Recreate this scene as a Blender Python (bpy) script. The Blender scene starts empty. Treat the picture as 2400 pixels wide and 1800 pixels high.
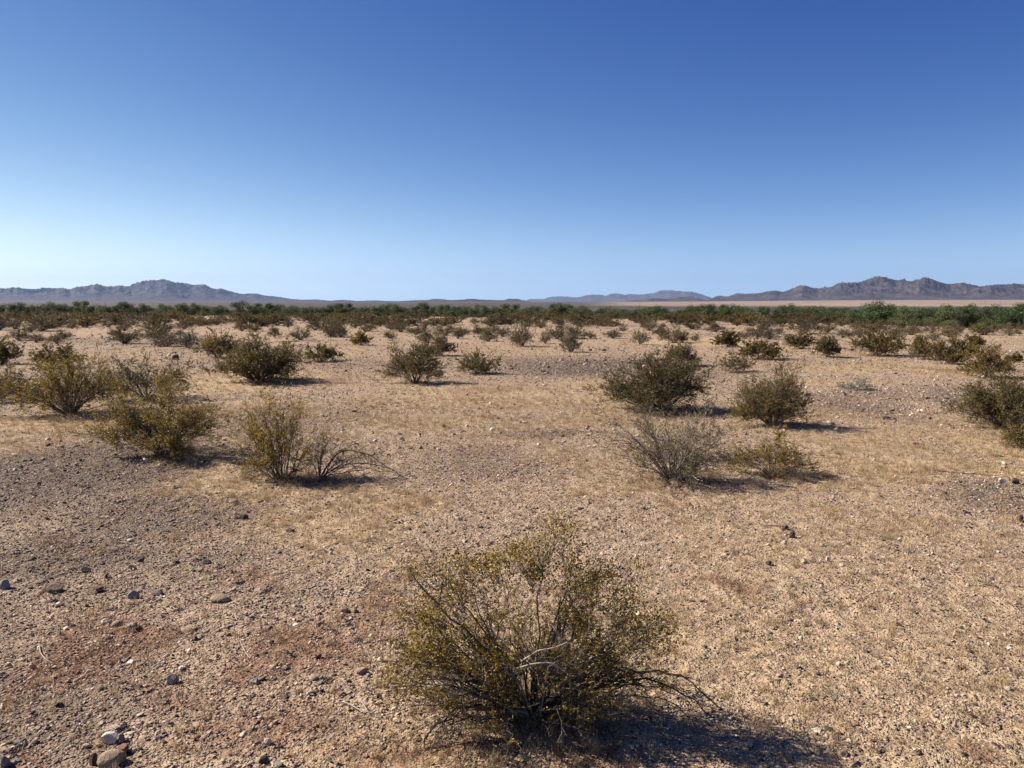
import bpy, math
import numpy as np
from mathutils import Vector, Matrix, Euler

# ------------------------------------------------------------------ camera, sky, sun, exposure
SC = bpy.context.scene
COL = SC.collection
CAM_H = 1.7
F = 1866.0                      # focal length in pixels of a 2400 px wide frame
PITCH = math.atan((900 - 708) / F)
cam_d = bpy.data.cameras.new('camera')
cam_d.sensor_width = 36.0
cam_d.lens = 36.0 * F / 2400
cam_d.clip_start = 0.05
cam_d.clip_end = 150000
cam = bpy.data.objects.new('camera', cam_d)
COL.objects.link(cam)
cam.location = (0, 0, CAM_H)
cam.rotation_euler = (math.pi / 2 - PITCH, 0, 0)
SC.camera = cam

SUN_EL = math.radians(38)
SUN_AZ = math.radians(-72)      # from +Y towards +X
sun_dir = Vector((math.sin(SUN_AZ) * math.cos(SUN_EL), math.cos(SUN_AZ) * math.cos(SUN_EL), math.sin(SUN_EL)))
W = bpy.data.worlds.new('World')
SC.world = W
W.use_nodes = True
wn = W.node_tree.nodes
wl = W.node_tree.links
bg = wn['Background']
sky = wn.new('ShaderNodeTexSky')
sky.sky_type = 'NISHITA'
sky.sun_disc = False
sky.sun_elevation = SUN_EL
sky.sun_rotation = SUN_AZ
sky.altitude = 150
sky.air_density = 1.0
sky.dust_density = 0.0
sky.ozone_density = 3.0
sep = wn.new('ShaderNodeSeparateColor'); comb = wn.new('ShaderNodeCombineColor')
wl.new(sky.outputs[0], sep.inputs[0])
for ch, pw, k in ((0, 2.6, 8.0), (1, 1.84, 5.35), (2, 0.92, 2.72)):      # deeper, clearer sky than the default: contrast per channel
    m0 = wn.new('ShaderNodeMath'); m0.operation = 'MULTIPLY'; m0.inputs[1].default_value = 0.05
    m1 = wn.new('ShaderNodeMath'); m1.operation = 'POWER'; m1.inputs[1].default_value = pw
    m2 = wn.new('ShaderNodeMath'); m2.operation = 'MULTIPLY'; m2.inputs[1].default_value = k / 0.2244
    wl.new(sep.outputs[1], m0.inputs[0]); wl.new(m0.outputs[0], m1.inputs[0]); wl.new(m1.outputs[0], m2.inputs[0])
    wl.new(m2.outputs[0], comb.inputs[ch])
wl.new(comb.outputs[0], bg.inputs['Color'])
bg.inputs['Strength'].default_value = 0.10

sd = bpy.data.lights.new('sun', 'SUN')
sd.energy = 5.0
sd.angle = math.radians(0.53)
sd.color = (1.0, 0.90, 0.77)
sun = bpy.data.objects.new('sun', sd)
COL.objects.link(sun)
sun.rotation_euler = (-sun_dir).to_track_quat('-Z', 'Y').to_euler()
SC.view_settings.view_transform = 'Standard'
SC.view_settings.look = 'None'
SC.view_settings.gamma = 1.0
SC.view_settings.exposure = 1.12
SC.render.engine = 'CYCLES'
SC.cycles.volume_bounces = 0
SC.cycles.max_bounces = 6

# ------------------------------------------------------------------ helpers
RNG = np.random.default_rng(7)


def smooth(a, b, x):
    t = np.clip((x - a) / (b - a), 0, 1)
    return t * t * (3 - 2 * t)


def _hash(ix, iy, seed):
    h = (ix.astype(np.int64) * 374761393 + iy.astype(np.int64) * 668265263 + seed * 974711) & 0x7fffffff
    h = ((h ^ (h >> 13)) * 1274126177) & 0x7fffffff
    h = h ^ (h >> 16)
    return (h & 0xffff) / 65535.0


def vnoise(x, y, seed=0):
    ix = np.floor(x); iy = np.floor(y)
    fx = x - ix; fy = y - iy
    ux = fx * fx * fx * (fx * (fx * 6 - 15) + 10); uy = fy * fy * fy * (fy * (fy * 6 - 15) + 10)
    a = _hash(ix, iy, seed); b = _hash(ix + 1, iy, seed)
    c = _hash(ix, iy + 1, seed); d = _hash(ix + 1, iy + 1, seed)
    return (a * (1 - ux) + b * ux) * (1 - uy) + (c * (1 - ux) + d * ux) * uy


def fbm(x, y, oct=4, seed=0):
    s = 0.0; a = 0.5; t = 0.0
    for k in range(oct):
        s = s + a * vnoise(x * 2 ** k + 17.3 * k, y * 2 ** k - 9.1 * k, seed + k)
        t += a; a *= 0.5
    return s / t


def ridged(x, y, oct=5, seed=0):
    s = 0.0; a = 0.5; t = 0.0
    for k in range(oct):
        n = 1 - np.abs(2 * vnoise(x * 2 ** k + 5.3 * k, y * 2 ** k + 3.7 * k, seed + k) - 1)
        s = s + a * n * n
        t += a; a *= 0.55
    return s / t


def tree_dist(az):
    return 118 - 55 * np.clip(az, -0.75, 0.75)          # the tree line slants closer to the right


def terrain(x, y):
    x = np.asarray(x, float); y = np.asarray(y, float)
    r = np.hypot(x, y) + 1e-6
    az = np.arctan2(x, y)
    z = (fbm(x / 2.6, y / 2.6, 3, 11) - 0.5) * 0.07 * smooth(1.5, 6, r)
    z = z + (fbm(x / 11, y / 11, 3, 31) - 0.5) * 0.16 * smooth(5, 20, r)
    s = r - tree_dist(az)
    z = z - 1.9 * smooth(-30, 2, s)
    z = z + 1.2 * smooth(60, 700, s)
    # alluvial fans rise towards the ranges
    right = smooth(0.12, 0.5, az); left = smooth(-0.1, -0.5, az) 
    z = z + smooth(1500, 11500, r) * (6 + 22 * right + 12 * left)
    return z


def ray(px, py):
    dx = (px - 1200) / F; dy = -(py - 900) / F
    # camera looks along +Y pitched down
    c, s = math.cos(PITCH), math.sin(PITCH)
    return np.array([dx, c + dy * s, -s + dy * c])


def ground_at(px, py):
    """point of the real ground under a photo pixel"""
    d = ray(px, py)
    z = 0.0
    for _ in range(12):
        t = (z - CAM_H) / d[2]
        p = d * t
        z = 0.5 * z + 0.5 * float(terrain(p[0], p[1]))
        if p[1] < 0: break
    return np.array([p[0], p[1], float(terrain(p[0], p[1]))])


def height_for(px_top, p):
    """height above ground point p whose top reaches photo row px_top"""
    d = ray(1200, px_top)
    D = p[1]
    return CAM_H + d[2] / d[1] * D - p[2]


def mesh_np(name, verts, faces, mat=None, smooth_sh=False):
    verts = np.asarray(verts, np.float32).reshape(-1, 3)
    faces = np.asarray(faces, np.int32)
    n, k = faces.shape
    me = bpy.data.meshes.new(name)
    me.vertices.add(len(verts)); me.vertices.foreach_set('co', verts.ravel())
    me.loops.add(n * k); me.loops.foreach_set('vertex_index', faces.ravel())
    me.polygons.add(n)
    me.polygons.foreach_set('loop_start', np.arange(0, n * k, k, dtype=np.int32))
    me.polygons.foreach_set('loop_total', np.full(n, k, np.int32))
    if smooth_sh:
        me.polygons.foreach_set('use_smooth', np.ones(n, bool))
    me.update(calc_edges=True)
    if mat: me.materials.append(mat)
    return me


def link(name, me, parent=None, loc=None):
    o = bpy.data.objects.new(name, me)
    COL.objects.link(o)
    if parent: o.parent = parent
    if loc is not None: o.location = loc
    return o


def tag(o, label=None, cat=None, group=None, kind=None):
    if label: o['label'] = label
    if cat: o['category'] = cat
    if group: o['group'] = group
    if kind: o['kind'] = kind
    return o


# ------------------------------------------------------------------ materials
ALB = 0.76         # all stone and soil colours come down together to true desert albedo


class NT:
    def __init__(self, name):
        self.m = bpy.data.materials.new(name); self.m.use_nodes = True
        self.n = self.m.node_tree.nodes; self.l = self.m.node_tree.links
        self.p = self.n['Principled BSDF']
        self.p.inputs['Roughness'].default_value = 0.9
        self.p.inputs['Specular IOR Level'].default_value = 0.2

    def new(self, t, **kw):
        o = self.n.new(t)
        for k, v in kw.items(): setattr(o, k, v)
        return o

    def link(self, a, b): self.l.new(a, b)

    def ramp(self, fac, stops, interp='LINEAR', k=ALB):
        r = self.new('ShaderNodeValToRGB'); cr = r.color_ramp; cr.interpolation = interp
        while len(cr.elements) < len(stops): cr.elements.new(0.5)
        for e, (p, c) in zip(cr.elements, stops):
            e.position = p; e.color = (c[0] * k, c[1] * k, c[2] * k, 1)
        self.link(fac, r.inputs[0]); return r.outputs[0]

    def mix(self, f, a, b, mode='MIX'):
        m = self.new('ShaderNodeMix', data_type='RGBA', blend_type=mode)
        for sock, v in ((m.inputs[0], f), (m.inputs[6], a), (m.inputs[7], b)):
            if hasattr(v, 'is_linked'): self.link(v, sock)
            elif isinstance(v, (int, float)): sock.default_value = v
            else: sock.default_value = (*v, 1)
        return m.outputs[2]

    def math(self, op, a, b=0.0, c=0.0):
        m = self.new('ShaderNodeMath', operation=op)
        for i, v in enumerate((a, b, c)):
            if hasattr(v, 'is_linked'): self.link(v, m.inputs[i])
            else: m.inputs[i].default_value = v
        return m.outputs[0]

    def noise(self, vec, scale, detail=4, rough=0.6):
        t = self.new('ShaderNodeTexNoise'); t.inputs['Scale'].default_value = scale
        t.inputs['Detail'].default_value = detail; t.inputs['Roughness'].default_value = rough
        if vec is not None: self.link(vec, t.inputs['Vector'])
        return t.outputs[0]


def mat_leaf(name, c1, c2, c3, trans=0.35):
    t = NT(name)
    g = t.new('ShaderNodeNewGeometry'); oi = t.new('ShaderNodeObjectInfo')
    col = t.ramp(g.outputs['Random Per Island'], [(0.0, c1), (0.55, c2), (1.0, c3)], k=1.0)
    v = t.math('MULTIPLY_ADD', oi.outputs['Random'], 0.5, 0.72)
    hs = t.new('ShaderNodeHueSaturation'); t.link(col, hs.inputs['Color']); t.link(v, hs.inputs['Value'])
    t.link(hs.outputs[0], t.p.inputs['Base Color'])
    t.p.inputs['Roughness'].default_value = 0.55
    t.p.inputs['Specular IOR Level'].default_value = 0.35
    tr = t.new('ShaderNodeBsdfTranslucent'); t.link(hs.outputs[0], tr.inputs['Color'])
    mx = t.new('ShaderNodeMixShader'); mx.inputs[0].default_value = trans
    t.link(t.p.outputs[0], mx.inputs[1]); t.link(tr.outputs[0], mx.inputs[2])
    t.link(mx.outputs[0], t.n['Material Output'].inputs['Surface'])
    return t.m


def mat_bark(name, c1, c2, scale=40):
    t = NT(name)
    tc = t.new('ShaderNodeTexCoord')
    n = t.noise(tc.outputs['Object'], scale)
    g = t.new('ShaderNodeNewGeometry')
    n2 = t.math('ADD', t.math('MULTIPLY', n, 0.45), t.math('MULTIPLY', g.outputs['Random Per Island'], 0.55))
    mid = tuple(a * .7 + b * .3 for a, b in zip(c1, c2))
    t.link(t.ramp(n2, [(0.25, c1), (0.55, mid), (0.82, c2)], k=0.95), t.p.inputs['Base Color'])
    return t.m


LEAF = mat_leaf('creosote_leaves', (0.12, 0.084, 0.014), (0.22, 0.155, 0.022), (0.55, 0.36, 0.055), 0.38)
LEAF_GREEN = mat_leaf('creosote_leaves_green', (0.088, 0.069, 0.018), (0.14, 0.108, 0.026), (0.26, 0.185, 0.046), 0.36)
LEAF_BROWN = mat_leaf('creosote_leaves_brown', (0.115, 0.082, 0.022), (0.18, 0.132, 0.032), (0.30, 0.21, 0.055), 0.38)
LEAF_FAR = mat_leaf('far_bush_leaves', (0.080, 0.062, 0.024), (0.125, 0.098, 0.034), (0.20, 0.15, 0.054), 0.32)
LEAF_GREY = mat_leaf('grey_leaves', (0.13, 0.13, 0.08), (0.2, 0.2, 0.13), (0.3, 0.29, 0.19), 0.2)
TREE_DARK = mat_leaf('tree_leaves_dark', (0.030, 0.054, 0.016), (0.058, 0.094, 0.027), (0.12, 0.165, 0.052), 0.2)
TREE_PALE = mat_leaf('tree_leaves_pale', (0.06, 0.085, 0.030), (0.10, 0.13, 0.045), (0.17, 0.195, 0.08), 0.22)
BARK = mat_bark('creosote_bark', (0.030, 0.023, 0.020), (0.30, 0.26, 0.225))
BARK_GREY = mat_bark('grey_bare_stems', (0.06, 0.048, 0.042), (0.50, 0.44, 0.385))
BARK_PALE = mat_bark('dead_wood', (0.28, 0.24, 0.20), (0.55, 0.5, 0.44))
BARK_TREE = mat_bark('tree_bark', (0.06, 0.05, 0.035), (0.14, 0.12, 0.08), 6)


def mat_ground():
    t = NT('desert_ground')
    tc = t.new('ShaderNodeTexCoord'); P = tc.outputs['Object']
    at = t.new('ShaderNodeAttribute', attribute_name='mask'); sp = t.new('ShaderNodeSeparateColor')
    t.link(at.outputs['Color'], sp.inputs[0])
    dark, straw, rust = sp.outputs
    fara = t.new('ShaderNodeAttribute', attribute_name='far').outputs['Fac']
    big = t.noise(P, 0.9, 5); mid = t.noise(P, 7, 5, 0.7); fine = t.noise(P, 60, 3, 0.7)
    sand = t.ramp(mid, [(0.3, (0.33, 0.235, 0.155)), (0.52, (0.50, 0.362, 0.245)), (0.75, (0.62, 0.47, 0.33))])
    pave = t.ramp(mid, [(0.3, (0.12, 0.087, 0.062)), (0.6, (0.21, 0.155, 0.115)), (0.8, (0.31, 0.235, 0.17))])
    strawc = t.ramp(mid, [(0.3, (0.42, 0.295, 0.165)), (0.6, (0.60, 0.44, 0.26)), (0.8, (0.72, 0.55, 0.35))])
    rustc = t.ramp(mid, [(0.3, (0.19, 0.088, 0.048)), (0.7, (0.36, 0.185, 0.10))])
    # break the patch edges up with noise
    def edge(m, amt=0.6):
        return t.new('ShaderNodeMapRange'), m, amt
    def sharpen(m):
        s = t.math('ADD', m, t.math('MULTIPLY', t.math('SUBTRACT', mid, 0.5), 0.9))
        mr = t.new('ShaderNodeMapRange'); mr.interpolation_type = 'SMOOTHSTEP'
        t.link(s, mr.inputs[0]); mr.inputs[1].default_value = 0.15; mr.inputs[2].default_value = 0.85
        return mr.outputs[0]
    c = t.mix(sharpen(dark), sand, pave)
    c = t.mix(t.math('MULTIPLY', sharpen(straw), 0.85), c, strawc)
    c = t.mix(t.math('MULTIPLY', sharpen(rust), 0.75), c, rustc)
    # little stones at three sizes, each cell its own stone colour
    bumpsum = None
    for sc_, thr, amt in ((7.0, 0.28, 0.6), (18.0, 0.34, 0.75), (42.0, 0.42, 0.8), (95.0, 0.5, 0.7)):
        v = t.new('ShaderNodeTexVoronoi'); v.inputs['Scale'].default_value = sc_
        v.inputs['Randomness'].default_value = 1.0
        t.link(P, v.inputs['Vector'])
        sc2 = t.new('ShaderNodeSeparateColor'); t.link(v.outputs['Color'], sc2.inputs[0])
        stone = t.ramp(sc2.outputs[0], [(0.0, (0.075, 0.055, 0.050)), (0.3, (0.17, 0.12, 0.10)), (0.6, (0.31, 0.21, 0.165)), (0.85, (0.46, 0.35, 0.27)), (1.0, (0.62, 0.54, 0.45))])
        has = t.math('LESS_THAN', sc2.outputs[1], t.math('SUBTRACT', t.math('MULTIPLY_ADD', dark, 0.45, {7.0: 0.06, 18.0: 0.24, 42.0: 0.34, 95.0: 0.45}[sc_]), t.math('MULTIPLY', straw, 0.3)))
        inside = t.math('LESS_THAN', v.outputs['Distance'], thr)
        f = t.math('MULTIPLY', t.math('MULTIPLY', has, inside), amt)
        f = t.math('MULTIPLY', f, t.math('SUBTRACT', 1.0, fara))
        c = t.mix(f, c, stone)
        h = t.math('MULTIPLY', t.math('MULTIPLY', t.math('SUBTRACT', thr + 0.1, v.outputs['Distance']), has), 1.6 / sc_)
        h = t.math('MAXIMUM', h, 0.0)
        bumpsum = h if bumpsum is None else t.math('ADD', bumpsum, h)
    # far plain: darker scrubby pavement against pale pink fans
    big2 = t.noise(P, 0.004, 6, 0.65)
    farcol = t.mix(sharpen(dark), t.ramp(big2, [(0.38, (0.21, 0.16, 0.125)), (0.5, (0.32, 0.245, 0.19)), (0.62, (0.39, 0.30, 0.235))]), t.ramp(big2, [(0.38, (0.055, 0.050, 0.054)), (0.62, (0.115, 0.098, 0.095))]))
    scrub = t.noise(P, 0.035, 4, 0.7)
    farcol = t.mix(t.math('GREATER_THAN', scrub, 0.60), farcol, (0.10, 0.085, 0.06))
    c = t.mix(fara, c, farcol)
    t.link(c, t.p.inputs['Base Color'])
    hh = t.math('ADD', bumpsum, t.math('MULTIPLY', fine, 0.012))
    hh = t.math('ADD', hh, t.math('MULTIPLY', mid, 0.07))
    b = t.new('ShaderNodeBump'); b.inputs['Strength'].default_value = 1.0; b.inputs['Distance'].default_value = 1.35
    t.link(hh, b.inputs['Height']); t.link(b.outputs[0], t.p.inputs['Normal'])
    return t.m


def mat_pebble():
    t = NT('pebble_stone')
    a = t.new('ShaderNodeAttribute', attribute_name='tint', attribute_type='INSTANCER')
    tc = t.new('ShaderNodeTexCoord')
    n = t.noise(tc.outputs['Object'], 3.0, 4)
    f = t.math('MULTIPLY_ADD', n, 0.7, 0.65)
    m = t.new('ShaderNodeVectorMath', operation='SCALE'); t.link(a.outputs['Color'], m.inputs[0]); t.link(f, m.inputs['Scale'])
    t.link(m.outputs[0], t.p.inputs['Base Color'])
    return t.m


def mat_grass():
    t = NT('dry_grass')
    a = t.new('ShaderNodeAttribute', attribute_name='tint', attribute_type='INSTANCER')
    g = t.new('ShaderNodeNewGeometry')
    f = t.math('MULTIPLY_ADD', g.outputs['Random Per Island'], 0.7, 0.65)
    m = t.new('ShaderNodeVectorMath', operation='SCALE'); t.link(a.outputs['Color'], m.inputs[0]); t.link(f, m.inputs['Scale'])
    t.link(m.outputs[0], t.p.inputs['Base Color'])
    tr = t.new('ShaderNodeBsdfTranslucent'); t.link(m.outputs[0], tr.inputs['Color'])
    mx = t.new('ShaderNodeMixShader'); mx.inputs[0].default_value = 0.3
    t.link(t.p.outputs[0], mx.inputs[1]); t.link(tr.outputs[0], mx.inputs[2])
    t.link(mx.outputs[0], t.n['Material Output'].inputs['Surface'])
    return t.m


_rm = {}
def mat_rock(c):
    if c in _rm: return _rm[c]
    t = NT('rock_' + str(len(_rm)))
    tc = t.new('ShaderNodeTexCoord'); P = tc.outputs['Object']
    n = t.noise(P, 22, 6, 0.7); n2 = t.noise(P, 90, 3)
    lo = tuple(v * 0.55 for v in c); hi = tuple(min(1, v * 1.3) for v in c)
    pale = sum(c) > 1.1
    if pale: lo = tuple(v * 0.8 for v in c)
    col = t.ramp(n, [(0.28, lo), (0.5, c), (0.75, hi)], k=1.05 if pale else ALB)
    col = t.mix(t.math('MULTIPLY', n2, 0.12 if pale else 0.28), col, (0.27, 0.195, 0.14))
    t.link(col, t.p.inputs['Base Color'])
    b = t.new('ShaderNodeBump'); b.inputs['Strength'].default_value = 0.9; b.inputs['Distance'].default_value = 0.014
    t.link(t.math('ADD', n, t.math('MULTIPLY', n2, 0.4)), b.inputs['Height']); t.link(b.outputs[0], t.p.inputs['Normal'])
    _rm[c] = t.m
    return t.m


def mat_mountain(name, c1, c2, c3, s):
    t = NT(name)
    tc = t.new('ShaderNodeTexCoord'); P = tc.outputs['Object']
    n = t.noise(P, s, 7, 0.65)
    mp = t.new('ShaderNodeMapping'); mp.inputs['Scale'].default_value = (1, 1, 0.35); t.link(P, mp.inputs[0])
    n2 = t.noise(mp.outputs[0], s * 5, 6, 0.7)
    col = t.ramp(t.math('ADD', t.math('MULTIPLY', n, 0.55), t.math('MULTIPLY', n2, 0.45)), [(0.36, c1), (0.5, c2), (0.64, c3)])
    t.link(col, t.p.inputs['Base Color'])
    b = t.new('ShaderNodeBump'); b.inputs['Strength'].default_value = 0.6; b.inputs['Distance'].default_value = 60
    t.link(n2, b.inputs['Height']); t.link(b.outputs[0], t.p.inputs['Normal'])
    return t.m


GROUND = mat_ground(); PEBBLE = mat_pebble(); GRASS = mat_grass()

# ------------------------------------------------------------------ ground cover patches (world ellipses found from where they lie in the photo)
def patch(cx, cy, rx, ry, s):
    c = ground_at(cx, cy); a = ground_at(cx, cy - ry); b = ground_at(cx, cy + ry)
    return (c[0], c[1], rx / F * math.hypot(c[1], 0), max((a[1] - b[1]) / 2, 0.15), s)

STRAW = [patch(*a) for a in [
    (760, 1205, 230, 60, .75), (560, 1120, 150, 35, .9), (700, 1140, 150, 30, .7), (215, 985, 230, 24, .9), (520, 1075, 110, 30, .6),
    (600, 888, 260, 28, .9), (560, 910, 150, 20, .5), (1130, 925, 260, 28, .8), (950, 880, 120, 16, .5), (1000, 990, 240, 22, .6), (1420, 910, 160, 34, .9),
    (1400, 960, 110, 50, .5), (1600, 800, 170, 12, .9), (2000, 864, 170, 12, .8), (2170, 868, 120, 10, .8), (1960, 898, 90, 8, .9), (2090, 1085, 260, 30, .9),
    (2330, 1050, 130, 40, .9), (2300, 1105, 160, 18, .8), (1780, 960, 90, 20, .6), (1450, 1165, 160, 25, .7), (1500, 1140, 120, 20, .6), (1260, 1765, 420, 60, 1.0),
    (1000, 1700, 90, 60, .6), (2250, 1760, 220, 50, .6), (1700, 1600, 260, 90, .3), (2050, 1500, 300, 120, .3), (1750, 1250, 260, 60, .25), (900, 1290, 150, 50, .5),
    (300, 830, 200, 12, .5), (1100, 800, 300, 10, .5), (2200, 790, 200, 8, .5), (800, 830, 130, 12, .4), (1250, 820, 200, 12, .4), (1180, 1000, 160, 30, .4), (100, 1290, 90, 40, .3), (1520, 1090, 200, 30, .5)]]
STRAW += [patch(x, y + 4, w, max(8, w * .16), .55) for x, y, w in [(390, 1066, 120), (165, 972, 120), (660, 1125, 90), (750, 1128, 90), (605, 893, 80), (972, 897, 70), (1545, 962, 110), (1813, 1000, 80), (1575, 1125, 130), (1808, 1116, 90), (2350, 1004, 110), (1250, 1690, 260), (2055, 835, 60), (2226, 853, 60), (2312, 885, 50)]]
RUST = [patch(*a) for a in [
    (140, 1570, 170, 55, 1.0), (740, 1545, 170, 60, 1.0), (560, 1385, 110, 28, .8), (430, 1640, 260, 40, .6), (830, 1470, 80, 90, .7), (700, 1690, 260, 50, .7),
    (940, 1740, 120, 50, .6), (1680, 1385, 60, 18, .8), (2340, 1780, 90, 20, .8), (1160, 915, 130, 12, .6), (790, 890, 100, 10, .6), (2110, 1105, 60, 10, .7),
    (840, 1200, 60, 30, .5), (620, 1170, 60, 14, .5), (120, 1700, 120, 60, .4), (1100, 1620, 90, 40, .5), (1080, 1730, 110, 40, .8), (1420, 1780, 120, 25, .6), (2010, 1620, 40, 10, .5), (860, 955, 120, 16, .4),
    (2230, 870, 90, 7, .8), (700, 1265, 60, 20, .4)]]
DARK = [patch(*a) for a in [
    (120, 1110, 330, 90, 1.0), (380, 1200, 300, 90, .7), (150, 1290, 300, 90, .8), (420, 1340, 300, 90, .5), (1440, 862, 230, 28, .9), (1250, 855, 120, 20, .6),
    (640, 835, 130, 16, .5), (2330, 945, 130, 35, .7), (2020, 955, 160, 40, .6), (2350, 1150, 150, 40, .6), (1330, 1015, 200, 10, .7), (600, 975, 120, 25, .6),
    (100, 900, 200, 14, .3), (1800, 790, 140, 6, .3), (950, 860, 160, 14, .4), (1650, 880, 130, 14, .4), (560, 1430, 260, 60, .4), (120, 1450, 200, 60, .5), (250, 800, 160, 8, .4)]]


def masks(x, y):
    x = np.asarray(x, float); y = np.asarray(y, float)
    wx = x + (fbm(x * 0.9, y * 0.9, 3, 71) - 0.5) * 1.1; wy = y + (fbm(x * 0.9, y * 0.9, 3, 72) - 0.5) * 1.6
    out = []
    for lst, seed in ((DARK, 81), (STRAW, 82), (RUST, 83)):
        m = np.zeros_like(x)
        for cx, cy, rx, ry, s in lst:
            q = ((wx - cx) / rx) ** 2 + ((wy - cy) / ry) ** 2
            m = np.maximum(m, s * np.exp(-q ** 1.3 * 0.9))
        out.append(m)
    r = np.hypot(x, y)
    n = fbm(x * 0.35, y * 0.35, 4, 91)
    # the wider plain that no patch covers follows plain noise
    bgd = smooth(0.5, 0.72, n) * 0.45 + 0.18 * smooth(1.0, -2.0, x) * smooth(9, 3, r)
    bgs = smooth(0.5, 0.75, fbm(x * 0.5 + 9, y * 0.3, 4, 92)) * 0.5
    az = np.arctan2(x, y)
    fard = smooth(150, 400, r)
    d = np.maximum(out[0], bgd * (1 - out[1]))
    d = d * (1 - fard) + fard * (1 - smooth(0.02, 0.22, az) * smooth(420, 700, r) * 1.0)
    st = np.maximum(out[1], bgs * (1 - out[0])) * (1 - fard)
    return np.clip(d, 0, 1), np.clip(st, 0, 1), np.clip(out[2], 0, 1) * (1 - fard)


# ------------------------------------------------------------------ ground: one polar sheet out to the horizon
def build_ground():
    rr = np.concatenate([np.linspace(0.0, 1.4, 6), 1.4 * np.exp(np.linspace(0, math.log(40 / 1.4), 470))[1:], 40 * np.exp(np.linspace(0, math.log(34500 / 40), 240))[1:]])
    a1 = np.radians(np.linspace(-50, 50, 520)); a2 = np.radians(np.linspace(50, 310, 90))[1:-1]
    az = np.concatenate([a1, a2])
    R, A = np.meshgrid(rr, az, indexing='ij')
    X = R * np.sin(A); Y = R * np.cos(A)
    Z = terrain(X, Y)
    near = smooth(60, 12, R)
    Z += near * ((fbm(X * 6, Y * 6, 3, 3) - 0.5) * 0.03)
    n, m = R.shape
    idx = np.arange(n * m).reshape(n, m)
    j = np.arange(m); jn = (j + 1) % m
    f = np.stack([idx[:-1][:, j], idx[:-1][:, jn], idx[1:][:, jn], idx[1:][:, j]], -1).reshape(-1, 4)
    me = mesh_np('ground', np.stack([X, Y, Z], -1), f, GROUND, True)
    d, s, ru = masks(X, Y)
    ca = me.color_attributes.new('mask', 'FLOAT_COLOR', 'POINT')
    ca.data.foreach_set('color', np.stack([d, s, ru, np.ones_like(d)], -1).astype(np.float32).ravel())
    fa = me.attributes.new('far', 'FLOAT', 'POINT')
    fa.data.foreach_set('value', smooth(70, 260, R).astype(np.float32).ravel())
    tag(link('ground', me), kind='structure')

build_ground()

# ------------------------------------------------------------------ mountains
def mountain(name, prof, dist, depth, mat, seed, label=None, spread=1.0, foot=0.0, nd=150, step=1.0):
    """prof: (photo x, photo y) points of the skyline; real relief at its real distance"""
    pts = np.array(prof, float)
    xs = np.arange(pts[0, 0], pts[-1, 0] + step, step)
    ys = np.interp(xs, pts[:, 0], pts[:, 1])
    az = np.arctan((xs - 1200) / F)
    up = (708 - ys) / F * np.cos(az)                      # tangent of the skyline's elevation
    V = np.linspace(0, 1, nd)
    Ax, Vv = np.meshgrid(az, V, indexing='ij')
    D = dist + depth * Vv
    X = np.tan(Ax) * dist + 0 * D
    X = np.sin(Ax) * D; Y = np.cos(Ax) * D
    k = 1.0 / (depth * 0.17)
    rg = ridged(X * k, Y * k, 6, seed); rg2 = ridged(X * k * 0.4, Y * k * 0.4, 3, seed + 9)
    env = smooth(0, 0.75, Vv) * smooth(1.08, 0.85, Vv)
    H = env * (0.16 + 0.62 * rg + 0.5 * rg2)
    H += 0.13 * env * (ridged(X * k * 7, Y * k * 7, 4, seed + 3) - 0.5)
    el = np.max(H / D, axis=1)
    sc_ = up / el
    hw = np.hanning(17)[1:-1]; hw /= hw.sum()
    sc_ = np.convolve(np.pad(sc_, 7, mode='edge'), hw, 'valid')
    Z = H * sc_[:, None] + CAM_H * env
    for _ in range(2):
        Z[1:-1] = (Z[:-2] + 2 * Z[1:-1] + Z[2:]) / 4
    n, m = Z.shape
    base = terrain(X[:, :1], Y[:, :1])
    Z = Z + base * (1 - env) - 6 * (1 - smooth(0, 0.05, Vv))
    Z[:, -1] = -20
    idx = np.arange(n * m).reshape(n, m)
    f = np.stack([idx[:-1, :-1], idx[1:, :-1], idx[1:, 1:], idx[:-1, 1:]], -1).reshape(-1, 4)
    me = mesh_np(name, np.stack([X, Y, Z], -1), f, mat, True)
    return tag(link(name, me), kind='structure')

M_LEFT = mat_mountain('left_range_rock', (0.012, 0.011, 0.014), (0.036, 0.031, 0.035), (0.075, 0.063, 0.062), 0.0026)
M_RIGHT = mat_mountain('right_range_rock', (0.018, 0.015, 0.016), (0.060, 0.049, 0.048), (0.135, 0.108, 0.096), 0.0018)
M_FAR = mat_mountain('far_range_rock', (0.035, 0.034, 0.04), (0.075, 0.068, 0.072), (0.13, 0.115, 0.112), 0.0006)
z1 = lambda X, Y: (X * .3617, 620 + Y * .3617)
z2 = lambda X, Y: (800 + X * .3617, 620 + Y * .3617)
z3 = lambda X, Y: (1600 + X * .3617, 620 + Y * .3617)
mountain('mountain_range', [(-700, 690), (-300, 676), (-100, 672)] + [z1(*p) for p in [(0, 150), (50, 156), (130, 147), (180, 157), (250, 160), (300, 150), (380, 155), (430, 150), (470, 165), (510, 145), (580, 140), (650, 125), (690, 140), (760, 143), (790, 135), (850, 142), (900, 118), (960, 106), (1010, 102), (1040, 108), (1055, 94), (1100, 100), (1150, 116), (1200, 118), (1260, 133), (1340, 128), (1380, 150), (1410, 162), (1440, 153), (1500, 172), (1570, 190), (1670, 187), (1720, 200), (1800, 207), (1890, 222), (1960, 228), (2060, 226), (2140, 234), (2212, 238)]] + [(850, 708.5)],
         14500, 4200, M_LEFT, 5)
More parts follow.
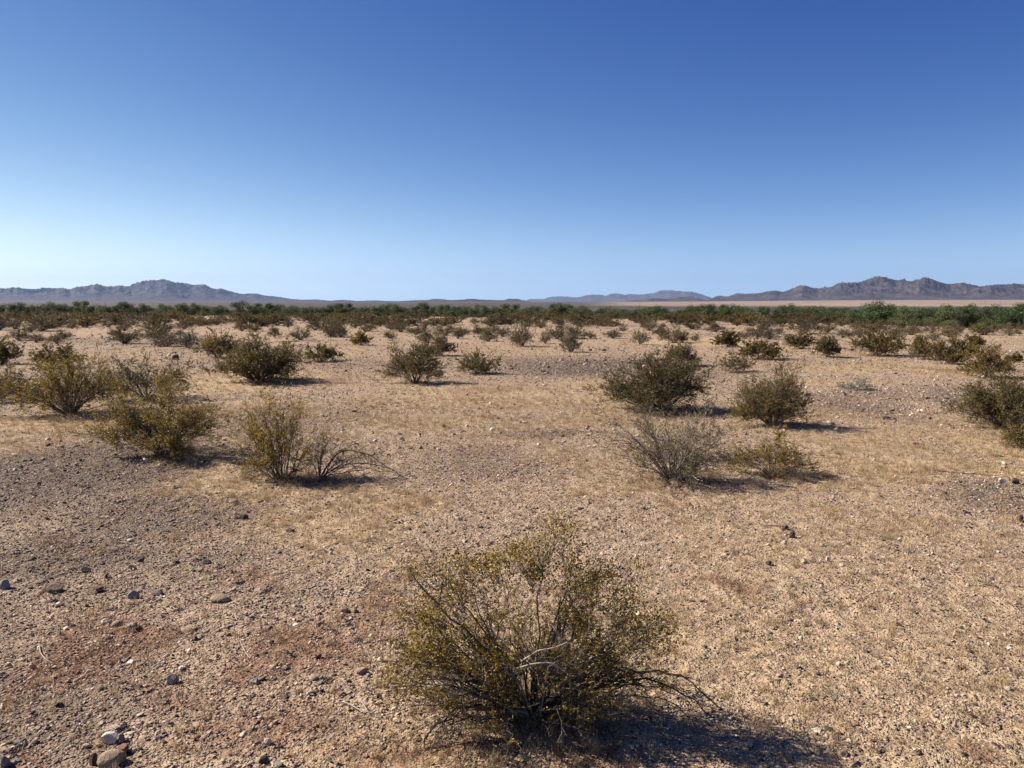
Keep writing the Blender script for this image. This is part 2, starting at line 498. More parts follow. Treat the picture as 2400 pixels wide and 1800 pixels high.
mountain('hills', [(640, 707)] + [z1(2060, 229), z1(2140, 236), z1(2212, 228)] + [z2(*p) for p in [(40, 230), (110, 236), (220, 232), (300, 236), (380, 237), (480, 231), (560, 230), (600, 222), (660, 224), (700, 231), (790, 227), (850, 221), (900, 227), (1000, 230), (1050, 232), (1085, 221), (1140, 222), (1180, 232), (1210, 234), (1226, 243)]],
         9000, 1500, M_RIGHT, 15, nd=40)
mountain('mountain_range', [z2(*p) for p in [(1190, 240), (1210, 224), (1250, 222), (1310, 224), (1340, 212), (1400, 206), (1450, 207), (1530, 214), (1570, 202), (1620, 194), (1650, 198), (1665, 193), (1710, 203), (1740, 190), (1790, 187), (1830, 197), (1870, 190), (1930, 196), (2000, 187), (2030, 182), (2060, 167), (2110, 168), (2140, 167), (2200, 175)]] + [z3(*p) for p in [(40, 175), (80, 182), (130, 197), (175, 214), (200, 226), (300, 236)]],
         26000, 4500, M_FAR, 25)
mountain('hills', [z2(*p) for p in [(1500, 244), (1800, 242), (1850, 232), (1940, 226), (2010, 218), (2060, 221), (2110, 225), (2180, 212), (2212, 208)]] + [z3(*p) for p in [(50, 210), (100, 222), (150, 230), (200, 240)]],
         11000, 1200, M_RIGHT, 35, nd=40)
mountain('mountain_range', [z3(*p) for p in [(130, 238), (175, 222), (215, 203), (250, 204), (275, 210), (290, 205), (345, 186), (400, 190), (500, 185), (530, 176), (590, 168), (640, 178), (690, 160), (740, 137), (770, 134), (820, 150), (870, 157), (900, 145), (945, 148), (990, 122), (1020, 117), (1100, 118), (1140, 112), (1200, 88), (1250, 76), (1300, 85), (1360, 102), (1380, 104), (1410, 93), (1450, 112), (1510, 96), (1550, 82), (1590, 95), (1650, 117), (1700, 128), (1790, 118), (1850, 130), (1910, 143), (1940, 137), (2010, 130), (2080, 130), (2130, 124), (2212, 132)]] + [(2600, 672), (2900, 690), (3100, 700)],
         11500, 3600, M_RIGHT, 45, nd=170)

# ------------------------------------------------------------------ stones
def ico(sub):
    import bmesh
    bm = bmesh.new(); bmesh.ops.create_icosphere(bm, subdivisions=sub, radius=1)
    v = np.array([x.co[:] for x in bm.verts]); f = np.array([[x.index for x in q.verts] for q in bm.faces]); bm.free()
    return v, f

ICO = {k: ico(k) for k in (2, 3, 4)}

def rock_verts(rng, sub, cuts=9, rough=0.03, lo=0.55):
    v, f = ICO[sub]; v = v.copy()
    for _ in range(cuts):
        n = rng.normal(size=3); n /= np.linalg.norm(n); d = rng.uniform(lo, lo + 0.38)
        s = v @ n; over = s > d
        v[over] -= np.outer(s[over] - d, n)
    v += v * ((fbm(v[:, 0] * 2.3 + v[:, 2] * 1.7 + 10, v[:, 1] * 2.3 - v[:, 2] + 10, 3, int(rng.integers(999))) - 0.5) * rough * 6)[:, None]
    return v, f

PALE = (0.60, 0.53, 0.44); CREAM = (0.52, 0.42, 0.31); BLACK = (0.045, 0.040, 0.040); BROWN = (0.15, 0.10, 0.08)
RED = (0.21, 0.11, 0.08); TAN = (0.36, 0.27, 0.18); GREY = (0.25, 0.22, 0.20); PINK = (0.42, 0.28, 0.22)
ROCKS = [  # photo x0, x1, y0, y1, colour, roundness, name, label
    (231, 277, 1717, 1745, PALE, .5, 'rock', 'cream white angular rock behind the rust brown block at bottom left'),
    (273, 293, 1719, 1742, GREY, .7, 'rock', 'small grey stone against the right end of the cream white rock at bottom left'),
    (263, 301, 1743, 1766, RED, .5, 'rock', 'rust brown blocky rock between the cream rock and the rounded tan boulder'),
    (222, 288, 1761, 1800, TAN, .95, 'rock', 'large rounded tan boulder at the bottom edge beside a black stone'),
    (204, 230, 1764, 1797, BLACK, .6, 'rock', 'black stone touching the left side of the rounded tan boulder'),
    (-6, 24, 1768, 1800, GREY, .6, 'rock', 'pale grey rock cut by the bottom left corner of the view'),
    (-6, 22, 1357, 1384, (0.33, .32, .31), .9, 'rock', 'smooth light grey cobble at the left edge of the view'),
    (534, 560, 1165, 1183, PINK, .6, 'rock', 'pale pinkish rock lying alone left below the upright bush'),
    (553, 583, 1205, 1220, BLACK, .5, 'rock', 'flat dark rock just below the pale pinkish one'),
    (664, 693, 1237, 1250, BROWN, .5, 'rock', 'low brown stone between straw patch and gravel'),
    (462, 500, 1308, 1326, BLACK, .3, 'rock', 'black triangular rock pointing up from the gravel'),
    (318, 338, 1301, 1322, (0.07, .07, .075), .4, 'rock', 'dark grey upright stone left of the black triangular rock'),
    (184, 216, 1327, 1345, BLACK, .3, 'rock', 'dark square edged slab left of the grey upright stone'),
    (296, 316, 1324, 1335, BLACK, .6, 'rock', 'small black stone right below the dark grey upright stone'),
    (99, 145, 1369, 1391, BROWN, .7, 'rock', 'broad dark brown rock near the left edge behind gravel'),
    (79, 110, 1357, 1371, GREY, .8, 'rock', 'grey brown cobble just behind the broad dark brown rock'),
    (350, 385, 1381, 1395, (0.17, .15, .145), .5, 'rock', 'flat grey stone left of the half buried tan boulder'),
    (295, 325, 1382, 1404, (0.38, .34, .31), .5, 'rock', 'speckled grey white stone left of the flat grey stone'),
    (486, 538, 1392, 1414, TAN, .9, 'rock', 'half buried tan boulder in front of the rusty weeds'),
    (215, 243, 1371, 1388, RED, .5, 'rock', 'dark red stone right of the broad dark brown rock'),
    (235, 260, 1449, 1464, CREAM, .7, 'rock', 'cream stone touching its rounded tan neighbour on the left'),
    (257, 286, 1454, 1472, TAN, .95, 'rock', 'rounded tan cobble touching the cream stone'),
    (440, 467, 1486, 1504, BROWN, .5, 'rock', 'brown slab leaning in the gravel in the left foreground'),
    (296, 318, 1545, 1557, (0.68, .62, .54), .3, 'rock', 'flat white chip, left one of two in the foreground gravel'),
    (413, 436, 1559, 1570, (0.68, .62, .54), .3, 'rock', 'flat white chip, right one of two in the foreground gravel'),
    (385, 416, 1580, 1606, GREY, .8, 'rock', 'upright grey stone below the right hand white chip'),
    (584, 609, 1588, 1605, (0.36, .32, .29), .6, 'rock', 'light grey stone right of the upright grey stone'),
    (829, 860, 1563, 1583, PINK, .8, 'rock', 'pink crumbly stone among the rusty weeds left of the big bush'),
    (617, 636, 1730, 1751, (0.42, .38, .34), .6, 'rock', 'small grey white upright stone near the bottom edge'),
    (603, 630, 1771, 1791, BLACK, .7, 'rock', 'round dark hollow looking stone at the bottom edge'),
    (629, 663, 1780, 1797, CREAM, .5, 'rock', 'pale flat stone right of the round dark one at the bottom edge'),
    (399, 421, 830, 845, BLACK, .9, 'boulder', 'black dome shaped boulder on the open sand beyond the left bushes'),
    (1034, 1047, 994, 1003, BLACK, .6, 'rock', 'black stone left of the two white ones in the open middle'),
    (1090, 1101, 992, 1002, (0.62, .52, .47), .6, 'rock', 'small pinkish white stone, left one of the two in the open middle'),
    (1147, 1161, 1001, 1011, (0.72, .64, .52), .7, 'rock', 'cream white stone, right one of the two in the open middle'),
    (1266, 1282, 866, 873, BLACK, .6, 'rock', 'black flat stone on the dark gravel in the middle distance'),
    (1378, 1389, 817, 823, BLACK, .9, 'rock', 'black domed stone, left one of two on the yellow grass'),
    (1410, 1422, 817, 823, BLACK, .9, 'rock', 'black domed stone, right one of two on the yellow grass'),
    (1601, 1617, 860, 868, BLACK, .7, 'rock', 'black stone right behind the dense green bush'),
    (1884, 1901, 920, 929, BROWN, .7, 'rock', 'brown stone right of the tall round brown bush'),
    (1955, 1972, 1001, 1014, GREY, .8, 'rock', 'grey stone at the tip of the shadow of the round brown bush'),
    (2062, 2093, 975, 984, BLACK, .4, 'rock', 'long black slab on the gravel right of the round brown bush'),
    (2205, 2223, 1149, 1162, BROWN, .5, 'rock', 'pointed brown stone on the gravel at right'),
    (2369, 2392, 1118, 1136, (0.12, .085, .07), .7, 'rock', 'dark brown boulder at the right edge beside white stones'),
    (2338, 2358, 1119, 1133, PALE, .6, 'rock', 'white stone left of the dark brown boulder at the right edge'),
    (2328, 2342, 1114, 1121, CREAM, .6, 'rock', 'small cream stone behind the white stone at the right edge'),
    (2331, 2354, 1065, 1074, BLACK, .6, 'rock', 'dark stone in yellow grass below the right edge bush'),
    (2380, 2402, 1161, 1169, BLACK, .5, 'rock', 'flat dark stone at the right edge below the boulder'),
    (1834, 1851, 1230, 1244, BLACK, .6, 'rock', 'black stone at the end of a dead stick in the right foreground'),
    (1849, 1865, 1243, 1262, (0.17, .12, .10), .9, 'rock', 'rounded brown stone just below the black one by the stick'),
    (1830, 1849, 1266, 1278, CREAM, .9, 'rock', 'round cream stone below the brown and black stones'),
    (1794, 1810, 1312, 1325, (0.10, .09, .085), .8, 'rock', 'dark grey oval stone left of the row of pale stones'),
    (1876, 1893, 1307, 1321, CREAM, .5, 'rock', 'cream stone at the left end of the row of pale stones'),
    (1895, 1915, 1306, 1318, TAN, .4, 'rock', 'flat tan slab second from the left in the row of pale stones'),
    (1933, 1947, 1304, 1318, PALE, .6, 'rock', 'white square stone in the middle of the row of pale stones'),
    (1967, 1983, 1320, 1329, (0.45, .43, .42), .6, 'rock', 'grey white oval stone at the right end of the row of pale stones'),
    (2099, 2111, 1458, 1468, RED, .9, 'rock', 'round reddish brown pebble on the pale gravel at right'),
    (2383, 2404, 1205, 1223, (0.09, .065, .055), .7, 'rock', 'dark brown rock at the right edge above the bare pink patch'),
    (2358, 2374, 1513, 1522, PALE, .4, 'rock', 'flat pale stone near the right edge in the foreground'),
    (1903, 1934, 1706, 1719, CREAM, .5, 'rock', 'long cream slab right of the shadow of the big bush'),
    (1967, 1989, 1757, 1771, PINK, .7, 'rock', 'pinkish stone at the bottom right of the shadow'),
    (1895, 1917, 1633, 1643, BLACK, .5, 'rock', 'low black stone on the pale gravel right of the big bush'),
]

def build_rocks():
    for i, (x0, x1, y0, y1, c, rnd, name, label) in enumerate(ROCKS):
        rng = np.random.default_rng(300 + i)
        p = ground_at((x0 + x1) / 2, y1 - 0.12 * (y1 - y0))
        dep = math.hypot(p[1], CAM_H)
        w = (x1 - x0) / F * dep * 0.92
        # apparent height mixes depth and height
        ang = math.atan2(CAM_H, p[1]); ah = (y1 - y0) / F * dep
        h = max(ah * 1.0 - w * 0.25 * math.sin(ang), w * 0.36)
        v, f = rock_verts(rng, 4, int(7 + (1 - rnd) * 14), 0.015, 0.30 + 0.42 * rnd)
        if rnd <= .35 and c is BLACK and x0 == 462:         # the pointed one
            v[:, 0:2] *= (1 - 0.75 * np.clip(v[:, 2:3], 0, 1))
        v = v * np.array([w / 2, w * 0.40, h * 0.62]) 
        v[:, 2] += h * 0.24
        me = mesh_np(name, v, f, mat_rock(c), True)
        me.polygons.foreach_set('use_smooth', np.full(len(f), rnd > .85))
        o = link(name, me, loc=(p[0], p[1] + w * 0.2, float(terrain(p[0], p[1] + w * .2))))
        o.rotation_euler = (0, 0, rng.uniform(-0.25, 0.25))
        tag(o, label, 'rock', 'larger stones lying on the gravel')

build_rocks()

# hidden-from-nobody prototypes: only referenced by the scatter trees
def proto_collection(name, meshes):
    c = bpy.data.collections.new(name)
    for m in meshes:
        o = bpy.data.objects.new(m.name, m); c.objects.link(o)
    return c


def scatter(name, pts, rot, scl, tint, idx, col, label, cat='gravel'):
    me = bpy.data.meshes.new(name)
    n = len(pts)
    me.vertices.add(n); me.vertices.foreach_set('co', pts.astype(np.float32).ravel())
    for nm, ty, key, arr in (('rot', 'FLOAT_VECTOR', 'vector', rot), ('scl', 'FLOAT_VECTOR', 'vector', scl), ('tint', 'FLOAT_COLOR', 'color', tint), ('pick', 'INT', 'value', idx)):
        a = me.attributes.new(nm, ty, 'POINT')
        a.data.foreach_set(key, np.ascontiguousarray(arr, dtype=np.int32 if ty == 'INT' else np.float32).ravel())
    o = link(name, me)
    g = bpy.data.node_groups.new(name + '_scatter', 'GeometryNodeTree')
    g.interface.new_socket('Geometry', in_out='INPUT', socket_type='NodeSocketGeometry')
    g.interface.new_socket('Geometry', in_out='OUTPUT', socket_type='NodeSocketGeometry')
    N = g.nodes; L = g.links
    gi = N.new('NodeGroupInput'); go = N.new('NodeGroupOutput')
    ci = N.new('GeometryNodeCollectionInfo'); ci.inputs['Collection'].default_value = col
    ci.inputs['Separate Children'].default_value = True; ci.inputs['Reset Children'].default_value = True
    ip = N.new('GeometryNodeInstanceOnPoints'); ip.inputs['Pick Instance'].default_value = True
    def na(nm, ty):
        a = N.new('GeometryNodeInputNamedAttribute'); a.data_type = ty; a.inputs['Name'].default_value = nm
        return next(s for s in a.outputs if s.enabled and s.name == 'Attribute')
    L.new(gi.outputs[0], ip.inputs['Points']); L.new(ci.outputs[0], ip.inputs['Instance'])
    L.new(na('pick', 'INT'), ip.inputs['Instance Index'])
    e2r = N.new('FunctionNodeEulerToRotation'); L.new(na('rot', 'FLOAT_VECTOR'), e2r.inputs[0])
    L.new(e2r.outputs[0], ip.inputs['Rotation'])
    L.new(na('scl', 'FLOAT_VECTOR'), ip.inputs['Scale'])
    L.new(ip.outputs[0], go.inputs[0])
    md = o.modifiers.new('scatter', 'NODES'); md.node_group = g
    tag(o, label, cat, kind='stuff')
    return o


def wedge(n, r0, r1, half=46, rng=RNG):
    r = np.sqrt(rng.uniform(r0 * r0, r1 * r1, n)); a = np.radians(rng.uniform(-half, half, n))
    return r * np.sin(a), r * np.cos(a)


STONE_COLS = np.array([(.055, .043, .038), (.10, .074, .060), (.17, .118, .09), (.26, .18, .138), (.39, .28, .21), (.53, .40, .305), (.66, .53, .41), (.72, .63, .51), (.30, .155, .105), (.22, .19, .155)]) * ALB

def build_pebbles():
    rng = np.random.default_rng(21)
    protos = []
    for k in range(10):
        v, f = rock_verts(rng, 2, 10, 0.04, 0.36)
        v = v * np.array([1, rng.uniform(.6, .9), rng.uniform(.4, .7)])
        protos.append(mesh_np('pebble_shape', v, f, PEBBLE, False))
    col = proto_collection('pebble_shapes', protos)
    X, Y, S = [], [], []
    for dens, r0, r1, s0, s1 in ((3600, 1.4, 6, .0035, .011), (1300, 6, 12, .005, .014), (300, 12, 26, .010, .024), (300, 1.4, 9, .009, .019), (6, 1.4, 14, .02, .032), (30, 9, 45, .018, .05), (3.5, 20, 70, .03, .09)):
        area = math.pi * (92 / 360) * (r1 * r1 - r0 * r0)
        n = int(area * dens)
        x, y = wedge(n, r0, r1, rng=rng)
        d, s, ru = masks(x, y)
        clump = smooth(0.35, 0.7, fbm(x * 2.2, y * 2.2, 3, 55))
        leftbias = smooth(1.5, -2.0, x) * smooth(12, 5, np.hypot(x, y))
        keep = rng.uniform(size=n) < np.clip(0.28 + 0.35 * clump + 0.6 * d + 0.15 * leftbias - 0.45 * s - 0.15 * ru, 0.06, 1)
        x, y = x[keep], y[keep]
        u = rng.uniform(size=len(x)) ** 2.2
        sz = s0 + (s1 - s0) * u
        X.append(x); Y.append(y); S.append(sz)
    x = np.concatenate(X); y = np.concatenate(Y); s = np.concatenate(S); n = len(x)
    z = terrain(x, y) + s * rng.uniform(-.15, .35, n)
    near = smooth(60, 12, np.hypot(x, y)); z += near * ((fbm(x * 6, y * 6, 3, 3) - 0.5) * 0.03)
    d, st, ru = masks(x, y)
    # darker varnished stones on the pavement, pale pink ones elsewhere
    w = rng.uniform(size=n)
    ci = np.where(w < 0.33 * d + 0.17, rng.integers(0, 3, n), np.where(w < 0.95, rng.integers(3, 7, n), rng.integers(7, 10, n)))
    tint = STONE_COLS[ci] * rng.uniform(.8, 1.2, (n, 1))
    tint = np.concatenate([tint, np.ones((n, 1))], 1)
    rot = np.stack([rng.normal(0, .35, n), rng.normal(0, .35, n), rng.uniform(0, 6.28, n)], 1)
    scl = s[:, None] * rng.uniform(.75, 1.25, (n, 3))
    scatter('gravel', np.stack([x, y, z], 1), rot, scl, tint, rng.integers(0, 10, n), col, 'loose pink, brown and grey gravel stones spread over the desert floor')
    print('pebbles', n)

build_pebbles()


def blade_mesh(rng, n, h, spread, bend, wid, name):
    V = []; Fc = []
    for i in range(n):
        a = rng.uniform(0, 6.28); lean = abs(rng.normal(0, spread)); L = h * rng.uniform(.45, 1.1)
        d = np.array([math.cos(a), math.sin(a), 0]); side = np.array([-d[1], d[0], 0])
        b = np.array([rng.normal(0, .25 * h), rng.normal(0, .25 * h), -0.003])
        w = wid * rng.uniform(.6, 1.3)
        p1 = b + d * L * .45 * math.sin(lean) + np.array([0, 0, L * .5 * math.cos(lean)])
        l2 = lean + bend * rng.uniform(0, 1.2)
        p2 = p1 + d * L * .55 * math.sin(l2) + np.array([0, 0, L * .5 * math.cos(l2)])
        k = len(V)
        V += [b - side * w, b + side * w, p1 + side * w * .7, p1 - side * w * .7, p2 + side * w * .2, p2 - side * w * .2]
        Fc += [(k, k + 1, k + 2, k + 3), (k + 3, k + 2, k + 4, k + 5)]
    return mesh_np(name, V, Fc, GRASS)


def build_grass():
    rng = np.random.default_rng(33)
    pr = [blade_mesh(rng, 22, .045, .45, .6, .0009, 'grass_tuft_shape') for _ in range(4)]        # soft straw
    pr += [blade_mesh(rng, 26, .035, .9, .9, .0007, 'weed_tuft_shape') for _ in range(3)]         # wiry rust weeds
    pr += [blade_mesh(rng, 9, .05, 1.35, .3, .0010, 'litter_shape') for _ in range(2)]            # flat litter
    col = proto_collection('grass_shapes', pr)
    X, Y, S, K, T = [], [], [], [], []
    def add(dens, r0, r1, which, s0, s1, cols):
        area = math.pi * (92 / 360) * (r1 * r1 - r0 * r0); n = int(area * dens)
        x, y = wedge(n, r0, r1, rng=rng)
        d, s, ru = masks(x, y)
        cl = smooth(0.42, 0.68, fbm(x * 1.6 + 4, y * 1.6, 3, 61)) * 0.6 + 0.4 * smooth(.4, .7, fbm(x * 6, y * 6, 2, 62))
        if which == 'straw': p = 0.05 + 0.18 * cl * (1 - d) + s * (0.35 + 0.65 * cl)
        elif which == 'rust': p = 0.03 * cl + ru * (0.3 + 0.7 * cl)
        elif which == 'dark': p = 0.25 + 0.7 * cl
        else: p = 0.25 + 0.3 * s + 0.3 * ru - 0.15 * d
        k = rng.uniform(size=n) < p
        x, y = x[k], y[k]; m = len(x)
        X.append(x); Y.append(y); S.append(rng.uniform(s0, s1, m))
        K.append(rng.integers(0, 4, m) if which == 'straw' else (rng.integers(4, 7, m) if which in ('rust', 'dark') else rng.integers(7, 9, m)))
        T.append(ALB * np.array(cols)[rng.integers(0, len(cols), m)] * rng.uniform(.8, 1.2, (m, 1)))
    SC_ = [(.58, .43, .24), (.68, .52, .30), (.48, .33, .18), (.36, .25, .15), (.62, .49, .32)]
    RC = [(.27, .125, .065), (.36, .18, .095), (.18, .085, .05), (.44, .26, .14)]
    GC = [(.50, .38, .25), (.42, .30, .2), (.3, .22, .16), (.6, .5, .36)]
    add(520, 1.4, 6, 'straw', .5, 1.25, SC_); add(420, 6, 14, 'straw', .6, 1.7, SC_); add(45, 14, 32, 'straw', 1.0, 2.4, SC_); add(3, 30, 70, 'straw', 2, 4, SC_)
    add(420, 1.4, 7, 'rust', .6, 1.5, RC); add(60, 7, 22, 'rust', .9, 2.0, RC)
    DKC = [(.12, .085, .06), (.09, .07, .055), (.16, .10, .07)]
    add(3.0, 5, 16, 'dark', .6, 1.6, DKC); add(1.2, 14, 32, 'dark', 1.2, 3.2, DKC); add(.3, 30, 75, 'dark', 2.0, 6.0, DKC)
    add(220, 1.4, 6, 'litter', .3, 1.2, GC); add(40, 6, 16, 'litter', .8, 1.8, GC)
    # fallen twigs, dead leaves and sheltered grass gathered under the nearer bushes
    for bx, by, wp in [(1250, 1680, 300), (390, 1066, 130), (165, 972, 120), (660, 1123, 80), (750, 1127, 90), (345, 937, 90), (605, 895, 90), (972, 898, 65), (1120, 877, 50), (1545, 963, 110), (1813, 998, 85), (1575, 1123, 140),
                       (1808, 1115, 100), (2350, 1003, 110), (2312, 885, 55), (2226, 853, 50), (2055, 835, 55), (1728, 874, 35), (1782, 843, 45), (133, 863, 50), (1030, 835, 40), (752, 848, 50)]:
        c = ground_at(bx, by); rr = wp / F * c[1] * .62; m = 420 if wp == 300 else 150
        a = rng.uniform(0, 6.28, m); q = np.abs(rng.normal(0, .55, m)) * rr
        X.append(c[0] + np.cos(a) * q + rr * .15); Y.append(c[1] + np.sin(a) * q); S.append(rng.uniform(.6, 1.7, m))
        kk = rng.choice([0, 1, 2, 3, 4, 5, 6, 7, 8, 7, 8, 7, 8], m); K.append(kk)
        T.append(ALB * np.where((kk < 4)[:, None], np.array(SC_)[rng.integers(0, 5, m)] * .9, np.array([(.16, .11, .08), (.30, .22, .16), (.45, .37, .29), (.10, .075, .06)])[rng.integers(0, 4, m)]))
    x = np.concatenate(X); y = np.concatenate(Y); s = np.concatenate(S); k = np.concatenate(K); t = np.concatenate(T); n = len(x)
    z = terrain(x, y) + smooth(60, 12, np.hypot(x, y)) * ((fbm(x * 6, y * 6, 3, 3) - 0.5) * 0.03)
    rot = np.stack([rng.normal(0, .12, n), rng.normal(0, .12, n), rng.uniform(0, 6.28, n)], 1)
    scatter('dry_grass', np.stack([x, y, z], 1), rot, np.repeat(s[:, None], 3, 1), np.concatenate([t, np.ones((n, 1))], 1), k, col,
            'short straw yellow and rust red dry grass and weeds in patches between the gravel', 'dry grass')
    print('grass', n)

build_grass()

# ------------------------------------------------------------------ bushes
def tubes(P, Rad, sides):
    """P (N,K,3) polylines, Rad (N,K) -> verts, quads"""
    N, K, _ = P.shape
    T = np.gradient(P, axis=1); T /= np.linalg.norm(T, axis=2, keepdims=True) + 1e-9
    ref = np.where(np.abs(T[:, :1, 2:3]) > 0.8, np.array([1.0, 0, 0]), np.array([0, 0, 1.0]))
    U = np.cross(T, np.broadcast_to(ref, T.shape)); U /= np.linalg.norm(U, axis=2, keepdims=True) + 1e-9
    Vv = np.cross(T, U)
    a = np.arange(sides) * 2 * math.pi / sides
    ring = P[:, :, None, :] + Rad[:, :, None, None] * (np.cos(a)[None, None, :, None] * U[:, :, None, :] + np.sin(a)[None, None, :, None] * Vv[:, :, None, :])
    V = ring.reshape(-1, 3)
    idx = np.arange(N * K * sides).reshape(N, K, sides)
    j = np.arange(sides); jn = (j + 1) % sides
    f = np.stack([idx[:, :-1][:, :, j], idx[:, :-1][:, :, jn], idx[:, 1:][:, :, jn], idx[:, 1:][:, :, j]], -1).reshape(-1, 4)
    return V, f


def join(parts):
    V = []; Fc = []; k = 0
    for v, f in parts:
        V.append(v); Fc.append(f + k); k += len(v)
    return np.concatenate(V), np.concatenate(Fc)


def sample(P, i, t):
    """point and tangent on polyline i at t"""
    K = P.shape[1]; u = t * (K - 1); a = np.clip(u.astype(int), 0, K - 2); w = (u - a)[:, None]
    p0 = P[i, a]; p1 = P[i, a + 1]
    tg = p1 - p0; tg /= np.linalg.norm(tg, axis=1, keepdims=True) + 1e-9
    return p0 * (1 - w) + p1 * w, tg


def branch(rng, P, Rad, m, t0, t1, length, K, up, rad_k, wig, spread=0.7, keep=None):
    N = len(P)
    i = rng.integers(0, N, m) if keep is None else rng.choice(N, m, p=keep)
    t = rng.uniform(t0, t1, m)
    p, tg = sample(P, i, t)
    d = tg + rng.normal(0, spread, (m, 3)) + np.array([0, 0, up]); d /= np.linalg.norm(d, axis=1, keepdims=True)
    L = length * rng.uniform(.5, 1.25, m)
    s = np.linspace(0, 1, K)
    Q = p[:, None, :] + d[:, None, :] * (L[:, None] * s)[:, :, None]
    b = rng.normal(0, 1, (m, 1, 3)) * (L * wig)[:, None, None] * (s ** 2)[None, :, None]
    z = rng.normal(0, 1, (m, K, 3)) * (L * wig * .25)[:, None, None] * (s > 0)[None, :, None]
    Q = Q + b + z
    r0 = np.maximum(Rad[i, np.clip((t * (P.shape[1] - 1)).astype(int), 0, P.shape[1] - 1)] * rad_k, 0)
    R = r0[:, None] * (1 - 0.65 * s)[None, :]
    return Q, R


def leaves(rng, P, n, size, off, keepfn=None):
    i = rng.integers(0, len(P), n); t = rng.uniform(0.15, 1, n)
    c, tg = sample(P, i, t)
    c = c + rng.normal(0, off, (n, 3))
    if keepfn is not None:
        k = rng.uniform(size=n) < keepfn(c); c = c[k]; tg = tg[k]; n = len(c)
    s = size * rng.uniform(.6, 1.35, n)
    a = rng.normal(size=(n, 3)) + tg * .5 + np.array([0, 0, .3]); a /= np.linalg.norm(a, axis=1, keepdims=True)
    b = np.cross(a, rng.normal(size=(n, 3))); b /= np.linalg.norm(b, axis=1, keepdims=True)
    s = s[:, None]
    V = np.stack([c - a * s * .5, c + b * s * .28, c + a * s * .5, c - b * s * .28], 1).reshape(-1, 3)
    return V, np.arange(n * 4).reshape(n, 4)


LEAFK = 1.0


